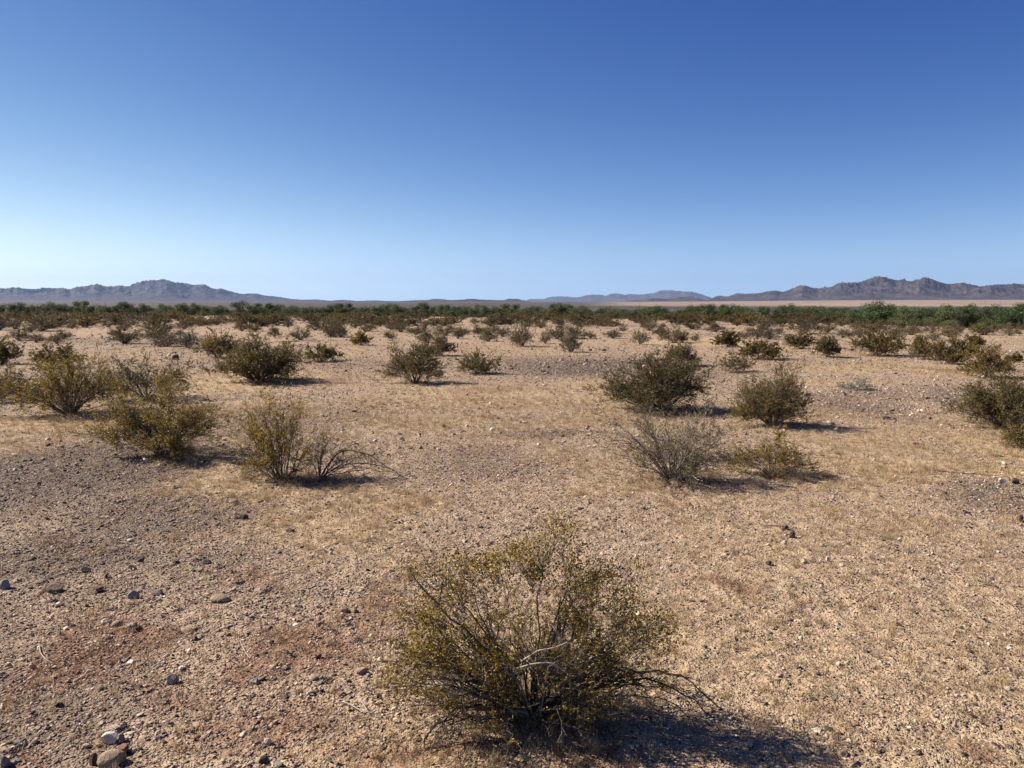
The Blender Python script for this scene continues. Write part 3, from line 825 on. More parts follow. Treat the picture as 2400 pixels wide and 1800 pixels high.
def creosote(seed, wl=.5, wr=.5, h=.7, n0=40, n1=260, n2=1500, nl=12000, leaf=.011, thick=.0055, open_=0.0, droop=.3, lowleaf=.25, extra=None, depth=None, top=None, lean=0., twig=None, nf=5.0, lc=.02):
    """stems fan from one root crown; returns (stem verts, faces), (leaf verts, faces) in metres"""
    rng = np.random.default_rng(seed)
    phi = rng.uniform(0, 2 * math.pi, n0)
    th = np.arccos(1 - rng.uniform(0, 1, n0) ** 0.9 * 0.93)
    rx = np.where(np.cos(phi) > 0, wr, wl); ry = depth or (wl + wr) / 2 * .9
    rad = rng.uniform(.72, 1.08, n0)
    lump = 1 + 0.22 * np.sin(phi * 2 + rng.uniform(0, 6)) * np.sin(th * 3 + rng.uniform(0, 6))
    tip = np.stack([np.sin(th) * np.cos(phi) * rx * rad * lump + lean * h, np.sin(th) * np.sin(phi) * ry * rad, (np.cos(th) * h * .93 + .06 * h) * rad * lump], 1)
    base = np.stack([np.cos(phi) * np.sin(th) * .035, np.sin(phi) * np.sin(th) * .035, np.full(n0, -.02)], 1) * (h / .7) + rng.normal(0, .012, (n0, 3)) * np.array([1, 1, 0])
    K = 11; s = np.linspace(0, 1, K)[None, :, None]
    low = (np.sin(th) ** 2)[:, None]
    ctrl = base + (tip - base) * .55
    ctrl[:, 2] += (h * (0.04 + droop * low[:, 0] * rng.uniform(.2, 1.2, n0)))
    ctrl[:, :2] -= (tip - base)[:, :2] * .06
    P = (1 - s) ** 2 * base[:, None] + 2 * s * (1 - s) * ctrl[:, None] + s ** 2 * tip[:, None]
    w = rng.normal(0, 1, (n0, K, 3)); w = (w + np.roll(w, 1, 1) + np.roll(w, 2, 1)) / 3
    P = P + w * (.022 * h / .7) * np.sin(np.minimum(s, .999) * math.pi * .5) 
    r0 = thick * rng.uniform(.55, 1.3, n0)
    R = r0[:, None] * (1 - .72 * s[0, :, 0])[None]
    tw = [tubes(P, R, 5)]
    n1 = int(n1); L1 = .34 * h
    Q1, R1 = branch(rng, P, R, n1, .25, .97, L1, 7, .25, .62, .16, .6)
    Q1[:, :, 2] = np.maximum(Q1[:, :, 2], .01)
    R1 = np.maximum(R1, thick * .12)
    tw.append(tubes(Q1, R1, 4))
    Q2, R2 = branch(rng, Q1, R1, int(n2), .2, 1, .15 * h, 5, .25, .6, .14, .6)
    Q2[:, :, 2] = np.maximum(Q2[:, :, 2], .01)
    R2 = np.maximum(R2, thick * .09 if twig is None else twig)
    tw.append(tubes(Q2, R2, 3))
    if extra is not None:                                   # bare arching stems given point by point
        for pts, rad0 in extra:
            e = np.array(pts, float); u = np.linspace(0, 1, len(e)); uu = np.linspace(0, 1, 14)
            E = np.stack([np.interp(uu, u, e[:, k]) for k in range(3)], 1)
            for _ in range(2): E[1:-1] = (E[:-2] + E[1:-1] * 2 + E[2:]) / 4
            E += rng.normal(0, .006, E.shape)
            E = E[None]; RE = rad0 * (1 - .7 * uu)[None]
            tw.append(tubes(E, RE, 5))
            qe, re = branch(rng, E, RE, 5, .45, .98, .16, 6, -.05, .6, .2, .5); tw.append(tubes(qe, re, 4))
            qf, rf = branch(rng, qe, re, 9, .3, .98, .09, 5, 0, .7, .2, .5); tw.append(tubes(qf, rf, 3))
    cn = rng.uniform(0, 99)
    def keep(c):
        rr = np.sqrt((c[:, 0] / max(wl, wr)) ** 2 + (c[:, 1] / ry) ** 2 + (c[:, 2] / h) ** 2)
        n = fbm(c[:, 0] / h * nf + cn + c[:, 2] / h * nf * .5, c[:, 1] / h * nf + c[:, 2] / h * nf * .8, 2, seed % 97)
        return np.clip(lowleaf + (1 - lowleaf) * smooth(.3, .85, rr), 0, 1) * smooth(.30 + open_ * .25, .56 + open_ * .2, n) * smooth(lc, lc + .24, c[:, 2] / h)
    lv = leaves(rng, Q2, int(nl * LEAFK), leaf, .006 * h / .7, keep)
    st = join(tw)
    ref = lv[0] if len(lv[0]) > 6000 else Q2.reshape(-1, 3)
    fz = h / np.percentile(ref[:, 2], 98.5)
    fr = wr / max(np.percentile(ref[:, 0], 98.5), .05); fl = wl / max(-np.percentile(ref[:, 0], 1.5), .05)
    fy = ry / np.percentile(np.abs(ref[:, 1]), 97)
    ntw = sum(len(a[0]) for a in tw[:3])
    for A, n_ in ((st[0], ntw), (lv[0], len(lv[0]))):
        B = A[:n_]
        B[:, 2] = np.where(B[:, 2] > 0, B[:, 2] * fz, B[:, 2])
        B[:, 0] = B[:, 0] * np.where(B[:, 0] > 0, fr, fl); B[:, 1] *= fy
    return st, lv


def bush_meshes(args, leafmat, barkmat=None):
    st, lv = creosote(**args)
    a = mesh_np('stems', st[0], st[1], barkmat or BARK); b = mesh_np('foliage', lv[0], lv[1], leafmat)
    return a, b


def place_bush(name, meshes, loc, scale, rz, label, group=None, cat='bush'):
    root = bpy.data.objects.new(name, None); COL.objects.link(root)
    root.empty_display_size = .2
    root.location = loc; root.scale = scale; root.rotation_euler = (0, 0, rz)
    tag(root, label, cat, group)
    a = link('stems', meshes[0], root); b = link('foliage', meshes[1], root)
    return root


def dims(x, y, xl, xr, yt):
    p = ground_at(x, y); dep = p[1] * math.cos(PITCH) + CAM_H * math.sin(PITCH)
    return p, (x - xl) / F * dep, (xr - x) / F * dep, height_for(yt, p), dep


G_NEAR = 'creosote bushes standing on the gravel plain'
# --- the big foreground bush
def hero():
    p = ground_at(1250, 1680)
    dep = p[1]
    def loc(px, py, dy=0.0):                                # photo pixel to bush-local point in the upright plane through the root (shifted by dy)
        d = ray(px, py); t = (p[1] + dy) / d[1]; q = d * t
        return (q[0] - p[0], dy, q[2] + CAM_H - p[2])
    ex = [([(0.02, 0, 0), loc(1420, 1600), loc(1520, 1566, -.02), loc(1600, 1578, -.05), loc(1645, 1625, -.06), loc(1698, 1662, -.08)], .0062),
          ([(0.02, -.02, 0), loc(1400, 1610, -.05), loc(1490, 1585, -.06), loc(1570, 1605, -.08), loc(1640, 1650, -.1), loc(1690, 1712, -.12)], .0058),
          ([(0.02, 0.02, 0), loc(1400, 1625, .05), loc(1500, 1600, .06), loc(1590, 1630, .03), loc(1650, 1680, .0)], .004),
          ([(0.02, -.04, 0), loc(1430, 1640, -.05), loc(1540, 1625, -.1), loc(1610, 1665, -.15), loc(1640, 1720, -.18)], .0035),
          ([(-.02, -.03, 0), loc(1130, 1640, -.08), loc(1060, 1665, -.16), loc(1005, 1715, -.2), loc(985, 1765, -.24), loc(1000, 1812, -.3)], .0062),
          ([(-.02, -.03, 0), loc(1140, 1650, -.08), loc(1070, 1670, -.15), loc(1020, 1710, -.2), loc(1003, 1760, -.24), loc(1015, 1815, -.3)], .0055),
          ([(-.02, -.01, 0), loc(1130, 1660, -.06), loc(1040, 1680, -.1), loc(975, 1715, -.12), loc(935, 1735, -.14)], .005),
          ([(-.02, 0, 0), loc(1100, 1600, 0), loc(1020, 1585, 0), loc(970, 1600, -.03), loc(925, 1650, -.05), loc(910, 1700, -.06)], .0035),
          ([(0, 0, 0), loc(1262, 1500), loc(1264, 1380), loc(1270, 1300), loc(1310, 1265), loc(1330, 1225)], .005),
          ([(0.0, .02, 0), loc(1300, 1420, .05), loc(1350, 1360, .05), loc(1430, 1350, .05), loc(1480, 1348, .05), loc(1492, 1375, .05)], .004),
          ([(-.01, .02, 0), loc(1130, 1500, .0), loc(1045, 1440, .0), loc(1010, 1400, .0), loc(975, 1350, .0), loc(948, 1325, .0)], .006)]
    args = dict(seed=101, wl=.54, wr=.50, h=.60, n0=72, n1=520, n2=3400, nl=60000, nf=8.5, leaf=.0105, thick=.0068, open_=.2, droop=.2, lowleaf=.15, lc=.1, extra=ex, depth=.30)
    st, lv = creosote(**args)
    rng = np.random.default_rng(5)
    # leafy sprays at the tips of the long upper stems, and the low left skirt
    sp = []
    dome = []
    for _ in range(34):
        a_ = rng.uniform(-1.45, 1.45); r_ = rng.uniform(.72, 1.0); x_ = 1245 + 325 * math.sin(a_) * r_; y_ = 1560 - 275 * math.cos(a_) * r_
        dome.append((x_, y_, int(rng.integers(110, 230)), rng.uniform(.022, .042)))
    for (px, py, n, sd) in dome + list(((1310, 1215, 170, .035), (1335, 1240, 200, .04), (1290, 1265, 260, .05), (1262, 1290, 240, .045), (1205, 1290, 170, .03), (1180, 1305, 150, .035), (1345, 1330, 120, .03), (1420, 1335, 160, .03),
                            (1070, 1310, 160, .035), (1005, 1330, 220, .04), (960, 1330, 160, .035), (950, 1430, 220, .04), (1000, 1440, 200, .04), (1560, 1450, 160, .03), (960, 1540, 300, .06), (1030, 1530, 300, .06), (930, 1600, 260, .05), (1185, 1545, 140, .035), (1190, 1640, 130, .04), (1500, 1330, 140, .03), (1450, 1400, 260, .05), (1540, 1500, 240, .05), (1120, 1360, 260, .05), (1010, 1480, 220, .05))):
        dy = rng.normal(0, .10) if py < 1500 or isinstance(px, float) else -.2
        c = np.array(loc(px, py, dy)) + rng.normal(0, sd, (n, 3)) * np.array([1, 1.3, .8])
        c = c[(c[:, 2] > .03)]; n = len(c)
        a = rng.normal(size=(n, 3)); a /= np.linalg.norm(a, axis=1, keepdims=True); b = np.cross(a, rng.normal(size=(n, 3))); b /= np.linalg.norm(b, axis=1, keepdims=True)
        s = .0125 * rng.uniform(.6, 1.3, (n, 1))
        sp.append((np.stack([c - a * s * .5, c + b * s * .28, c + a * s * .5, c - b * s * .28], 1).reshape(-1, 3), np.arange(4 * n).reshape(n, 4)))
        # the twigs that carry the spray
        m = max(4, n // 22)
        root_ = c.mean(0) * np.array([.82, .82, .86]); ends = c[rng.integers(0, n, m)]
        u = np.linspace(0, 1, 5)[None, :, None]
        Q = root_ * (1 - u) + ends[:, None] * u + rng.normal(0, .006, (m, 5, 3)) * (u > 0)
        st = join([st, tubes(Q, np.full((m, 5), .0009), 3)])
    lv = join([lv] + sp)
    ms = (mesh_np('stems', st[0], st[1], BARK), mesh_np('foliage', lv[0], lv[1], LEAF))
    root = place_bush('creosote_bush', ms, (p[0], p[1], p[2]), (1, 1, 1), 0, 'largest, nearest bush, olive and gold, with bare stems arching to its right', G_NEAR)
    # bleached dead branches showing in the middle of it
    for pts, r in (([loc(1212, 1567, -.24), loc(1245, 1556, -.26), loc(1290, 1552, -.27), loc(1312, 1565, -.27), loc(1332, 1580, -.25)], .0032),
                   ([loc(1222, 1550, -.2), loc(1260, 1525, -.24), loc(1300, 1518, -.26), loc(1330, 1505, -.26)], .0032),
                   ([loc(1290, 1458, -.1), loc(1305, 1480, -.12), loc(1318, 1500, -.1), loc(1320, 1530, -.1)], .004),
                   ([loc(1135, 1562, -.2), loc(1140, 1590, -.22), loc(1130, 1612, -.24)], .003),
                   ([loc(1060, 1425, -.05), loc(1040, 1408, -.05), loc(1020, 1402, -.05)], .0045)):
        e = np.array(pts); u = np.linspace(0, 1, len(e)); uu = np.linspace(0, 1, 10)
        E = np.stack([np.interp(uu, u, e[:, k]) for k in range(3)], 1)[None]
        v, f = tubes(E, (r * (1 - .5 * uu))[None], 6)
        o = link('dead_branch', mesh_np('dead_branch', v, f, BARK_PALE, True), root)
        o['label'] = 'bleached dead branch'
    return p

HERO_P = hero()

# --- the nearer bushes: each its own mesh.  x, y root; xl, xr, yt extent in the photo
NEAR = [
    (390, 1066, 232, 515, 895, LEAF, dict(n0=70, n1=420, n2=2400, nl=30000, open_=-.35, thick=.007), 'full olive bush with dark stem base and wide shadow on left gravel'),
    (165, 970, 20, 275, 838, LEAF, dict(n0=60, n1=360, n2=1900, nl=30000, open_=-.2, thick=.007), 'wide green brown bush with many fanned bare stems left behind the full olive one'),
    (-12, 940, -75, 78, 862, LEAF_BROWN, dict(n0=40, n1=220, n2=1300, nl=12000, open_=-.1), 'brown bush cut by the left edge beside the fanned stems'),
    (345, 935, 240, 440, 838, LEAF_GREEN, dict(n0=40, n1=260, n2=1500, nl=13000, open_=.1), 'loose dark green bush directly behind the full olive bush'),
    (133, 862, 82, 187, 810, LEAF_GREEN, dict(n0=40, n1=220, n2=1200, nl=12000, open_=-.4, leaf=.018), 'compact round green bush beyond the fanned stems at left'),
    (8, 853, -40, 47, 793, LEAF_GREEN, dict(n0=36, n1=200, n2=1200, nl=11000, open_=-.4, leaf=.018), 'dense olive bush at the left edge behind yellow grass'),
    (660, 1122, 572, 745, 932, LEAF, dict(n0=26, n1=210, n2=1300, nl=8500, open_=.05, droop=.02, lowleaf=.3, thick=.0065), 'tall upright see-through bush with thin grey stems rising in a V'),
    (748, 1126, 720, 905, 1018, LEAF, dict(n0=18, n1=70, n2=340, nl=1500, open_=.35, droop=.5, thick=.0075), 'nearly bare bush with dark stems arching down to the right'),
    (605, 893, 510, 700, 797, LEAF_GREEN, dict(n0=70, n1=420, n2=2400, nl=30000, open_=-.7, leaf=.018, lowleaf=.5, thick=.008), 'big dense dark green bush with a short shadow left of the centre'),
    (752, 847, 690, 795, 810, LEAF_BROWN, dict(n0=36, n1=200, n2=1200, nl=9000, open_=-.1, leaf=.018), 'low brown bush touching the right side of the big dense one'),
    (510, 838, 462, 556, 776, LEAF_BROWN, dict(n0=40, n1=220, n2=1300, nl=11000, open_=-.2, leaf=.018), 'brown bush left behind the big dense dark green one'),
    (972, 897, 906, 1035, 803, LEAF_GREEN, dict(n0=42, n1=260, n2=1500, nl=13000, open_=-.1, leaf=.016, lean=-.12), 'lopsided bush leaning left with a shadow to its right, in the middle'),
    (1030, 834, 982, 1066, 790, LEAF_GREEN, dict(n0=36, n1=200, n2=1200, nl=8000, open_=0., leaf=.018), 'loose green bush right behind the lopsided leaning bush'),
    (1120, 876, 1078, 1172, 826, LEAF_BROWN, dict(n0=40, n1=240, n2=1300, nl=9000, open_=0., leaf=.016), 'small round brown bush standing alone on grey gravel, middle'),
    (846, 809, 824, 868, 776, LEAF, dict(n0=26, n1=140, n2=900, nl=5000, open_=-.1, leaf=.018, droop=.05), 'little upright yellow green bush alone on the sand'),
    (1545, 962, 1424, 1645, 836, LEAF_GREEN, dict(n0=80, n1=480, n2=2600, nl=36000, open_=-.65, leaf=.014, lowleaf=.45, thick=.008), 'largest dense green bush right of the centre with pale dead twigs before it'),
    (1602, 858, 1555, 1634, 806, LEAF_BROWN, dict(n0=30, n1=180, n2=1100, nl=6000, open_=.1, leaf=.016), 'thin brown bush directly behind the largest dense green one'),
    (1813, 997, 1720, 1888, 862, LEAF_BROWN, dict(n0=64, n1=380, n2=2300, nl=30000, open_=-.5, leaf=.014, lowleaf=.4, droop=.12), 'tall round brown bush with a long black shadow to its right'),
    (1575, 1122, 1420, 1720, 962, LEAF_BROWN, dict(n0=70, n1=300, n2=1500, nl=10000, open_=.15, leaf=.011, droop=.3, thick=.007), 'wide sparse bush, mostly grey bare stems, in front of the largest green one'),
    (1808, 1114, 1715, 1912, 1014, LEAF, dict(n0=40, n1=240, n2=1400, nl=12000, open_=.05, leaf=.011), 'low olive bush touching the right side of the sparse grey one'),
    (1728, 873, 1690, 1764, 829, LEAF, dict(n0=24, n1=110, n2=600, nl=3200, open_=0., leaf=.015, droop=.02), 'small bush with pale grey stems and yellow leaf tips'),
    (1782, 842, 1738, 1828, 799, LEAF_BROWN, dict(n0=44, n1=240, n2=1400, nl=13000, open_=-.4, leaf=.018), 'dense low brown bush right behind the pale stemmed one'),
    (1705, 813, 1674, 1729, 778, LEAF_GREEN, dict(n0=36, n1=200, n2=1200, nl=9000, open_=-.4, leaf=.02), 'compact green brown bush left of the dense low brown bush'),
    (2350, 1002, 2240, 2450, 888, LEAF_GREEN, dict(n0=70, n1=420, n2=2400, nl=32000, open_=-.6, leaf=.013, lowleaf=.5, thick=.008), 'big dark green bush cut by the right edge'),
    (2412, 1052, 2350, 2480, 1000, LEAF, dict(n0=34, n1=220, n2=1200, nl=9000, open_=0., leaf=.012), 'yellow olive bush at the right edge just below the big dark green one'),
    (2312, 884, 2256, 2362, 810, LEAF, dict(n0=40, n1=240, n2=1400, nl=11000, open_=-.1, leaf=.016), 'loose olive bush right above the big bush at the right edge'),
    (2226, 852, 2180, 2280, 797, LEAF_BROWN, dict(n0=44, n1=260, n2=1500, nl=15000, open_=-.4, leaf=.018), 'dark brown bush, the right and larger of the joined pair at far right'),
    (2168, 843, 2140, 2212, 789, LEAF_BROWN, dict(n0=36, n1=220, n2=1300, nl=10000, open_=-.2, leaf=.018), 'brown bush, the left of the joined pair at far right'),
    (2055, 834, 2005, 2116, 779, LEAF_GREEN, dict(n0=44, n1=260, n2=1500, nl=14000, open_=-.2, leaf=.018), 'wide green bush with feathery right side standing alone at right'),
    (1940, 837, 1910, 1965, 790, LEAF_GREEN, dict(n0=36, n1=200, n2=1200, nl=9000, open_=-.2, leaf=.018), 'round bush with a dark foot, right neighbour of the leaning brown one'),
    (1880, 818, 1843, 1903, 779, LEAF_BROWN, dict(n0=34, n1=200, n2=1200, nl=8500, open_=-.2, leaf=.018, lean=-.15), 'leaning brown bush with its top pushed to the left'),
    (2285, 813, 2264, 2304, 787, LEAF_BROWN, dict(n0=30, n1=160, n2=900, nl=6500, open_=-.3, leaf=.02), 'small round brown bush behind the joined pair at far right'),
    (2378, 849, 2362, 2393, 827, LEAF_BROWN, dict(n0=28, n1=140, n2=800, nl=5000, open_=-.2, leaf=.018), 'very small dark bush near the right edge above the loose olive one'),
]

def build_near():
    for i, (x, y, xl, xr, yt, lm, kw, label) in enumerate(NEAR):
        p, l, r, h, dep = dims(x, y, xl, xr, yt)
        k = dict(seed=500 + i, wl=max(l, .12) * 1.0, wr=max(r, .12) * 1.0, h=h * 1.03)
        k.update(kw); k.setdefault('leaf', .013)
        k['nl'] = int(k['nl'] * 1.7); k['n1'] = int(k['n1'] * 1.3); k['n2'] = int(k['n2'] * 1.3); k['leaf'] = max(k['leaf'] * 1.25, dep * .0015); k['twig'] = dep * .00012
        k['thick'] = k.get('thick', .0055) * max(h / .8, .6)
        if i == 7:
            k['extra'] = [([(0, 0, 0), (.18, 0, .3), (.42, -.02, .3), (.62, -.04, .16), (.88, -.05, .02)], .008), ([(0, 0, 0), (.2, 0, .16), (.45, .03, .17), (.75, .02, .1), (.95, 0, .02)], .007),
                          ([(0, 0, 0), (.22, .05, .08), (.5, .05, .1), (.8, .1, .03)], .006), ([(0, 0, 0), (.02, 0, .2), (.08, 0, .36), (.18, 0, .46)], .007), ([(0, 0, 0), (.1, -.05, .2), (.3, -.1, .22), (.5, -.15, .04)], .006)]
        st, lv = creosote(**k)
        bark = BARK_GREY if i in (18, 20) else BARK
        ms = (mesh_np('stems', st[0], st[1], bark), mesh_np('foliage', lv[0], lv[1], lm))
        root = place_bush('creosote_bush', ms, p, (1, 1, 1), 0, label, G_NEAR)
        if i in (15, 18):                                   # bleached dead twigs
            rng = np.random.default_rng(i); m = 9 if i == 15 else 16
            b = np.zeros((m, 3)); b[:, 0] = rng.normal(.05, .06, m); b[:, 1] = -.05
            t = np.stack([rng.normal(.1, .25, m), rng.uniform(-.55, -.25, m) if i == 15 else rng.uniform(-.35, .1, m), h * rng.uniform(.3, .62, m)], 1)
            u = np.linspace(0, 1, 7)[None, :, None]
            E = b[:, None] * (1 - u) + t[:, None] * u + rng.normal(0, .012, (m, 7, 3)) * (u > 0)
            R = np.full((m, 1), .0055) * (1 - .6 * u[0, :, 0])[None]
            q, rq = branch(rng, E, R, m * 3, .3, 1, .16, 5, .1, .7, .15, .5)
            v, f = join([tubes(E, R, 5), tubes(q, rq, 4)])
            o = link('dead_branch', mesh_np('dead_branch', v, f, BARK_PALE, True), root); o['label'] = 'bleached grey dead twigs'

build_near()

# grey low shrub
def grey_shrub():
    p, l, r, h, dep = dims(2010, 912, 1972, 2044, 886)
    ms = bush_meshes(dict(seed=77, wl=l, wr=r, h=h, n0=60, n1=200, n2=900, nl=5000, leaf=.014, open_=-.3, droop=.1, lowleaf=.8, twig=dep * .00012), LEAF_GREY, BARK_PALE)
    place_bush('grey_shrub', ms, p, (1, 1, 1), 0, 'low cushion shrub with pale grey green leaves on the gravel at right', None, 'shrub')
grey_shrub()

# --- mid distance bushes share six shapes
VARS = []
for i in range(8):
    lm = (LEAF_GREEN, LEAF_BROWN, LEAF_FAR, LEAF_GREEN, LEAF_GREEN, LEAF_FAR, LEAF_BROWN, LEAF_GREEN)[i]
    VARS.append(bush_meshes(dict(seed=900 + i, wl=.55, wr=.55, h=.75, n0=40, n1=200, n2=900, nl=(7000, 6000, 9000, 5500, 9000, 4500, 8000, 8000)[i], leaf=.03, thick=.008, open_=(-.3, -.1, -.4, 0, -.5, .1, -.3, -.5)[i], lowleaf=.5, twig=.003), lm))
FARV = []
for i in range(5):
    lm = (LEAF_FAR, LEAF_BROWN, LEAF_FAR, LEAF_FAR, LEAF_BROWN)[i]
    FARV.append(bush_meshes(dict(seed=950 + i, wl=.6, wr=.6, h=.75, n0=26, n1=90, n2=400, nl=3200, leaf=.06, thick=.01, open_=-.4, lowleaf=.6, twig=.005), lm))

MID = [  # xl, xr, yt, yb
    (1654, 1698, 756, 779), (1600, 1643, 754, 772), (1774, 1799, 752, 779), (1813, 1839, 766, 783), (1853, 1918, 743, 783), (1918, 1962, 759, 781), (2016, 2085, 752, 779),
    (2114, 2157, 759, 786), (2168, 2200, 757, 781), (2200, 2256, 758, 792), (2280, 2331, 759, 786), (2349, 2386, 761, 788), (1745, 1766, 768, 779), (1620, 1640, 782, 801), (1588, 1611, 779, 804),
    (1718, 1737, 750, 765), (847, 881, 756, 777), (914, 964, 753, 779), (988, 1003, 757, 776), (1013, 1075, 756, 788), (1062, 1084, 770, 795), (1106, 1141, 762, 785), (1156, 1201, 766, 790),
    (1196, 1250, 760, 812), (1266, 1290, 776, 806), (1286, 1325, 768, 795), (1315, 1362, 784, 826), (1322, 1373, 760, 794), (1250, 1284, 747, 770), (1180, 1210, 747, 763), (1129, 1159, 747, 763),
    (1397, 1434, 747, 766), (1416, 1456, 772, 794), (1478, 1525, 774, 808), (1505, 1540, 747, 776), (1550, 1612, 763, 804), (784, 814, 754, 792), (822, 844, 750, 770), (876, 906, 747, 765),
    (239, 269, 748, 768), (276, 309, 750, 776), (258, 324, 770, 806), (320, 396, 741, 786), (363, 418, 784, 813), (413, 468, 777, 817), (416, 449, 748, 772), (447, 493, 743, 765), (494, 525, 745, 763),
    (552, 583, 750, 777), (720, 757, 750, 775), (754, 801, 750, 791), (628, 659, 769, 790), (114, 153, 784, 806), (20, 70, 772, 799), (188, 218, 746, 765), (597, 630, 748, 766),
    (60, 134, 742, 777), (10, 62, 744, 772), (110, 165, 740, 766), (-20, 20, 745, 775), (150, 190, 738, 757), (2388, 2425, 752, 778), (1955, 1990, 748, 765), (660, 690, 748, 768), (2240, 2262, 745, 762)]


def landmark(x):
    segs = [(150, "the far left edge"), (330, "the left mountain's left end"), (460, "the left mountain peak"), (620, "the left mountain's right slope"),
            (760, "the left mountain's foot"), (920, "the dark hills' left part"), (1080, "the dark hills' middle"), (1240, "the dark hills' right part"),
            (1400, "the pale blue range's left end"), (1560, "the pale range's highest part"), (1690, "the gap between ranges"), (1830, "the right range's low end"),
            (1980, "the right range's shoulder"), (2110, "the highest right peak"), (2230, "the second right peak"), (2330, "the far right ridge")]
    for a, b in segs:
        if x < a: return b
    return "the right edge"

ORD = ['first', 'second', 'third', 'fourth', 'fifth', 'sixth', 'seventh', 'eighth', 'ninth', 'tenth', 'eleventh', 'twelfth']
LOOK = ['dark green', 'sparse brown', 'dense brown', 'yellow green', 'dense green', 'thin brown', 'brown', 'round green']


def build_mid():
    rng = np.random.default_rng(44)
    items = sorted([((a + b) / 2, a, b, t, yb) for a, b, t, yb in MID])
    cnt = {}
    tot = {}
    for it in items: tot[landmark(it[0])] = tot.get(landmark(it[0]), 0) + 1
    for xc, xl, xr, yt, yb in items:
        p, l, r, h, dep = dims(xc, yb - 1, xl, xr, yt)
        v = int(rng.integers(0, 8)); lk = landmark(xc); k = cnt.get(lk, 0); cnt[lk] = k + 1
        pos = f', {ORD[k]} from left,' if tot[lk] > 1 else ''
        place_bush('creosote_bush', VARS[v], p, ((l + r) * 1.04, (l + r) * 1.04, h / .75 * 1.08), rng.uniform(0, 6.28),
                   f'{LOOK[v]} mid distance bush{pos} below {lk}', 'bushes in the middle distance')

build_mid()


def build_small():
    rng = np.random.default_rng(48)
    occ = [((a + b) / 2, yb) for a, b, t, yb in MID] + [(q[0], q[1]) for q in NEAR]
    n = 0
    while n < 95:
        x = rng.uniform(-60, 2460); y = 748 + rng.uniform(0, 1) ** 1.7 * 55
        if any(abs(x - a) < 24 and abs(y - b) < 7 for a, b in occ): continue
        occ.append((x, y)); p = ground_at(x, y)
        v = int(rng.integers(0, 8)); s = rng.uniform(.35, .8)
        place_bush('creosote_bush', VARS[v], p, (s * 1.2, s * 1.2, s), rng.uniform(0, 6.28), 'small scrubby bush on the open sand between the larger mid distance bushes', 'small scrubby bushes on the middle sand')
        n += 1

build_small()


def build_far():
    rng = np.random.default_rng(46)
    placed = []
    n = 0; tries = 0
    while n < 190 and tries < 20000:
        tries += 1
        x = rng.uniform(-160, 2560); y = 731 + rng.uniform(0, 1) ** 1.6 * 36
        lim = 739 + 7 * (x / 2400) + (8 if x < 200 else 0)
        leftd = 1.0 if x < 900 else .8
        if y > lim + 24 or (y > lim and rng.uniform() > .30 * leftd): continue
        if any(abs(x - a) < 15 and abs(y - b) < 2.5 for a, b in placed): continue
        p = ground_at(x, y)
        if math.hypot(p[0], p[1]) > float(tree_dist(math.atan2(p[0], p[1]))) + 3: continue
        placed.append((x, y))
        v = int(rng.integers(0, 5)); s = rng.uniform(.7, 1.1) * (1.1 if y > 748 else (.85 if y > 740 else .58))
        place_bush('creosote_bush', FARV[v], p, (max(s, .9) * 1.5, max(s, .9) * 1.5, s * rng.uniform(.9, 1.15)), rng.uniform(0, 6.28),
                   'small brown green bush in the thick band of scrub before the tree line', 'far bushes in the scrub band before the trees')
        n += 1
    print('far', n)

build_far()

# ------------------------------------------------------------------ tree line
def tree_shape(seed, w, h, mat, nclump=24, per=600, leaf=.085):
    rng = np.random.default_rng(seed)
    n0 = 7
    phi = np.linspace(0, 6.28, n0, endpoint=False) + rng.uniform(-.4, .4, n0)
    tip = np.stack([np.cos(phi) * w * .32, np.sin(phi) * w * .32, h * rng.uniform(.5, .8, n0)], 1)
    u = np.linspace(0, 1, 8)[None, :, None]
    ctrl = tip * np.array([.25, .25, .55])
    P = 2 * u * (1 - u) * ctrl[:, None] + u ** 2 * tip[:, None]
    P[:, 0, 2] = -.1
    P += rng.normal(0, .03, P.shape) * (u > 0)
    R = .07 * (1 - .75 * u[0, :, 0])[None] * rng.uniform(.7, 1.2, (n0, 1))
    q, rq = branch(rng, P, R, 40, .4, 1, h * .28, 5, .2, .6, .15, .6)
    tr = join([tubes(P, R, 6), tubes(q, rq, 4)])
    # clumps through the crown's volume
    c = []
    while len(c) < nclump:
        v = rng.uniform(-1, 1, 3)
        rr = np.linalg.norm(v)
        if rr > 1 or rr < .35: continue
        c.append(v)
    c = np.array(c); c[:, 2] = np.clip(c[:, 2], -1, .78); c[:, 0] *= w * .42; c[:, 1] *= w * .42; c[:, 2] = h * .52 + c[:, 2] * h * .44
    V = []
    n = nclump * per
    ci = rng.integers(0, nclump, n); cs = rng.uniform(.11, .20, nclump) * w
    g = rng.normal(0, 1, (n, 3)); g /= np.linalg.norm(g, axis=1, keepdims=True)
    pos = c[ci] + g * (cs[ci] * rng.uniform(.3, .95, n))[:, None] * np.array([1, 1, .75])
    pos = pos[pos[:, 2] > .05]; n = len(pos)
    a = rng.normal(size=(n, 3)); a /= np.linalg.norm(a, axis=1, keepdims=True); b = np.cross(a, rng.normal(size=(n, 3))); b /= np.linalg.norm(b, axis=1, keepdims=True)
    s = leaf * rng.uniform(.6, 1.5, (n, 1))
    V = np.stack([pos - a * s * .5, pos + b * s * .3, pos + a * s * .5, pos - b * s * .3], 1).reshape(-1, 3)
    return mesh_np('trunk', tr[0], tr[1], BARK_TREE), mesh_np('crown', V, np.arange(4 * n).reshape(n, 4), mat)


TV = [tree_shape(700 + i, 4.0, 3.2, TREE_DARK if i < 5 else TREE_PALE) for i in range(8)]
TL = ['dark green'] * 5 + ['pale green'] * 3


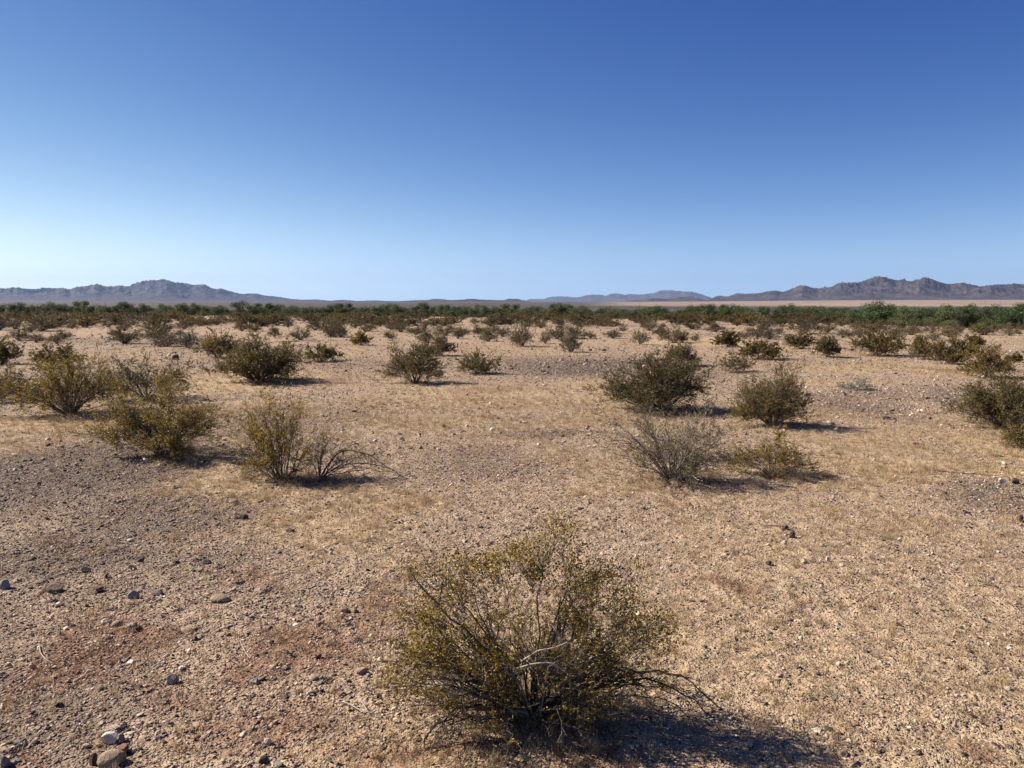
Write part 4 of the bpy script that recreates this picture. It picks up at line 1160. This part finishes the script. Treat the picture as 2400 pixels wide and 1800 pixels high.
def build_trees():
    rng = np.random.default_rng(47)
    T = []
    for X, Yt, w in [(-40, 262, 110), (30, 258, 110), (150, 245, 110), (215, 262, 90), (350, 240, 120), (430, 255, 100), (565, 228, 100), (640, 262, 90), (740, 235, 80), (800, 240, 100), (850, 250, 90), (950, 255, 110), (1050, 255, 90), (1160, 252, 110), (1240, 250, 90), (1330, 264, 90), (1440, 262, 100),
                     (1590, 235, 130), (1700, 246, 100), (1760, 252, 100), (1830, 258, 100), (1900, 262, 90), (2020, 243, 110), (2100, 250, 110), (2190, 256, 90)]:
        T.append((*z1(X, Yt), w))
    for X, Yt, w in [(30, 245, 110), (190, 238, 140), (320, 250, 120), (420, 280, 100), (520, 247, 120), (600, 268, 100), (690, 254, 100), (750, 240, 110), (820, 254, 80), (900, 260, 100), (1000, 270, 120), (1090, 249, 130), (1170, 285, 80), (1240, 268, 100), (1310, 280, 80), (1390, 250, 110), (1470, 258, 110),
                     (1560, 262, 70), (1700, 250, 150), (1790, 262, 120), (1850, 278, 90), (1990, 243, 140), (2050, 262, 100), (2120, 285, 100), (2200, 288, 90)]:
        T.append((*z2(X, Yt), w))
    for X, Yt, w in [(50, 265, 100), (120, 258, 100), (200, 247, 130), (320, 256, 110), (400, 290, 90), (500, 266, 110), (570, 280, 90), (620, 310, 90), (700, 253, 110), (790, 273, 120), (860, 268, 80), (960, 280, 110), (1030, 285, 90), (1110, 258, 120), (1170, 245, 110), (1260, 225, 110), (1340, 275, 100), (1400, 268, 110), (1450, 263, 100),
                     (1540, 285, 100), (1620, 280, 100), (1720, 253, 110), (1800, 265, 110), (1870, 253, 110), (1920, 290, 90), (2010, 258, 120), (2060, 300, 90), (2130, 250, 120), (2190, 246, 120), (2290, 255, 130), (2380, 262, 130)]:
        T.append((*z3(X, Yt), w))
    T.sort()
    tot = {}; cnt = {}
    for t in T: tot[landmark(t[0])] = tot.get(landmark(t[0]), 0) + 1
    pale_i = 0
    for x, yt, wpx in T:
        az = math.atan((x - 1200) / F)
        D = float(tree_dist(az)) + rng.uniform(0, 10)
        px, py = D * math.sin(az), D * math.cos(az)
        z = float(terrain(px, py))
        wid = wpx * .3617 / F * py * 1.55
        h = CAM_H + (708 - yt + 3) / F * py - z
        wid = max(wid, h * 1.15); tall = yt < 709
        v = int(rng.integers(0, 5)) if rng.uniform() < .8 or tall else int(rng.integers(5, 8))
        lk = landmark(x); k = cnt.get(lk, 0); cnt[lk] = k + 1
        root = bpy.data.objects.new('desert_tree', None); COL.objects.link(root)
        root.location = (px, py, z); root.scale = (wid / 4, wid / 4, h / 3.25); root.rotation_euler = (0, 0, rng.uniform(0, 6.28))
        tag(root, f"{'tall ' if tall else 'low '}{TL[v]} tree line tree, {ORD[k]} from left, below {lk}", 'tree', 'trees of the far tree line')
        link('trunk', TV[v][0], root); link('crown', TV[v][1], root)
    # a second row closes the gaps behind
    for i in range(64):
        az = -0.66 + 1.32 * (i + rng.uniform(-.3, .3)) / 63
        D = float(tree_dist(az)) + rng.uniform(12, 26)
        px, py = D * math.sin(az), D * math.cos(az); z = float(terrain(px, py))
        v = int(rng.choice([0, 1, 2, 3, 4, 0, 1, 2, 5, 6])); h = CAM_H + (708 - rng.uniform(714, 721)) / F * py - z; w = rng.uniform(4, 6)
        root = bpy.data.objects.new('desert_tree', None); COL.objects.link(root)
        root.location = (px, py, z); root.scale = (w / 4, w / 4, h / 3.25); root.rotation_euler = (0, 0, rng.uniform(0, 6.28))
        tag(root, 'green tree of the second row, showing in gaps of the far tree line', 'tree', 'trees of the second row')
        link('trunk', TV[v][0], root); link('crown', TV[v][1], root)
    # pale green shrubs standing low in front of the trees
    for i in range(12):
        az = -0.6 + 1.2 * (i + rng.uniform(-.4, .4)) / 11
        D = float(tree_dist(az)) - rng.uniform(3, 12)
        px, py = D * math.sin(az), D * math.cos(az); z = float(terrain(px, py))
        v = int(rng.integers(5, 8)); h = rng.uniform(1.1, 1.5); w = rng.uniform(1.8, 3.0)
        root = bpy.data.objects.new('desert_shrub', None); COL.objects.link(root)
        root.location = (px, py, z); root.scale = (w / 4, w / 4, h / 3.25); root.rotation_euler = (0, 0, rng.uniform(0, 6.28))
        tag(root, 'low pale green shrub standing right before the far tree line', 'shrub', 'pale shrubs before the tree line')
        link('trunk', TV[v][0], root); link('crown', TV[v][1], root)

build_trees()

# ------------------------------------------------------------------ fallen sticks
def stick(pts, r, label, mat=BARK_PALE, lift=None):
    P = []
    for i, (x, y) in enumerate(pts):
        p = ground_at(x, y); P.append((p[0], p[1], p[2] + r + (lift[i] if lift else .006)))
    P = np.array(P); o = P.mean(0); o[2] = P[:, 2].min() - r
    e = P - o; u = np.linspace(0, 1, len(e)); uu = np.linspace(0, 1, 12)
    E = np.stack([np.interp(uu, u, e[:, k]) for k in range(3)], 1)
    E[1:-1] = (E[:-2] + 2 * E[1:-1] + E[2:]) / 4
    v, f = tubes(E[None], (r * (1 - .5 * uu))[None], 6)
    tag(link('stick', mesh_np('stick', v, f, mat, True), loc=o), label, 'stick', 'dead sticks on the ground')

stick([(92, 1515), (95, 1535), (108, 1550), (122, 1558)], .003, 'thin curved white stick on rusty weeds at left')
stick([(567, 1516), (575, 1532), (586, 1547)], .003, 'short straight white stick left of the rusty weed patch')
stick([(785, 1653), (812, 1650), (840, 1668), (862, 1674), (886, 1678)], .0035, 'grey branched stick lying left of the big foreground bush')
stick([(840, 1642), (853, 1655), (862, 1673)], .0025, 'short white twig crossing the grey stick')
stick([(1554, 1718), (1580, 1696), (1602, 1672)], .003, 'pale straight stick lying in the shadow of the big bush', lift=[0.0, .02, .05])
stick([(1790, 1236), (1815, 1234), (1836, 1236)], .006, 'thick grey dead stick ending at the black stone, right foreground')
stick([(2188, 1105), (2260, 1112), (2340, 1118)], .006, 'long thin dark stick on yellow grass at right', BARK)

# ------------------------------------------------------------------ haze
hz = NT('haze_air')
hz.n.remove(hz.p)
pv = hz.new('ShaderNodeVolumePrincipled')
pv.inputs['Density'].default_value = 1.9e-5
pv.inputs['Color'].default_value = (0.38, 0.52, 0.86, 1)
pv.inputs['Anisotropy'].default_value = 0.2
hz.link(pv.outputs[0], hz.n['Material Output'].inputs['Volume'])
s = 36000.0; zb, zt = -60.0, 1150.0
v = [(a * s, b * s, c) for c in (zb, zt) for a, b in ((-1, -1), (1, -1), (1, 1), (-1, 1))]
f = [(0, 3, 2, 1), (4, 5, 6, 7), (0, 1, 5, 4), (1, 2, 6, 5), (2, 3, 7, 6), (3, 0, 4, 7)]
tag(link('haze', mesh_np('haze', v, f, hz.m)), kind='stuff')
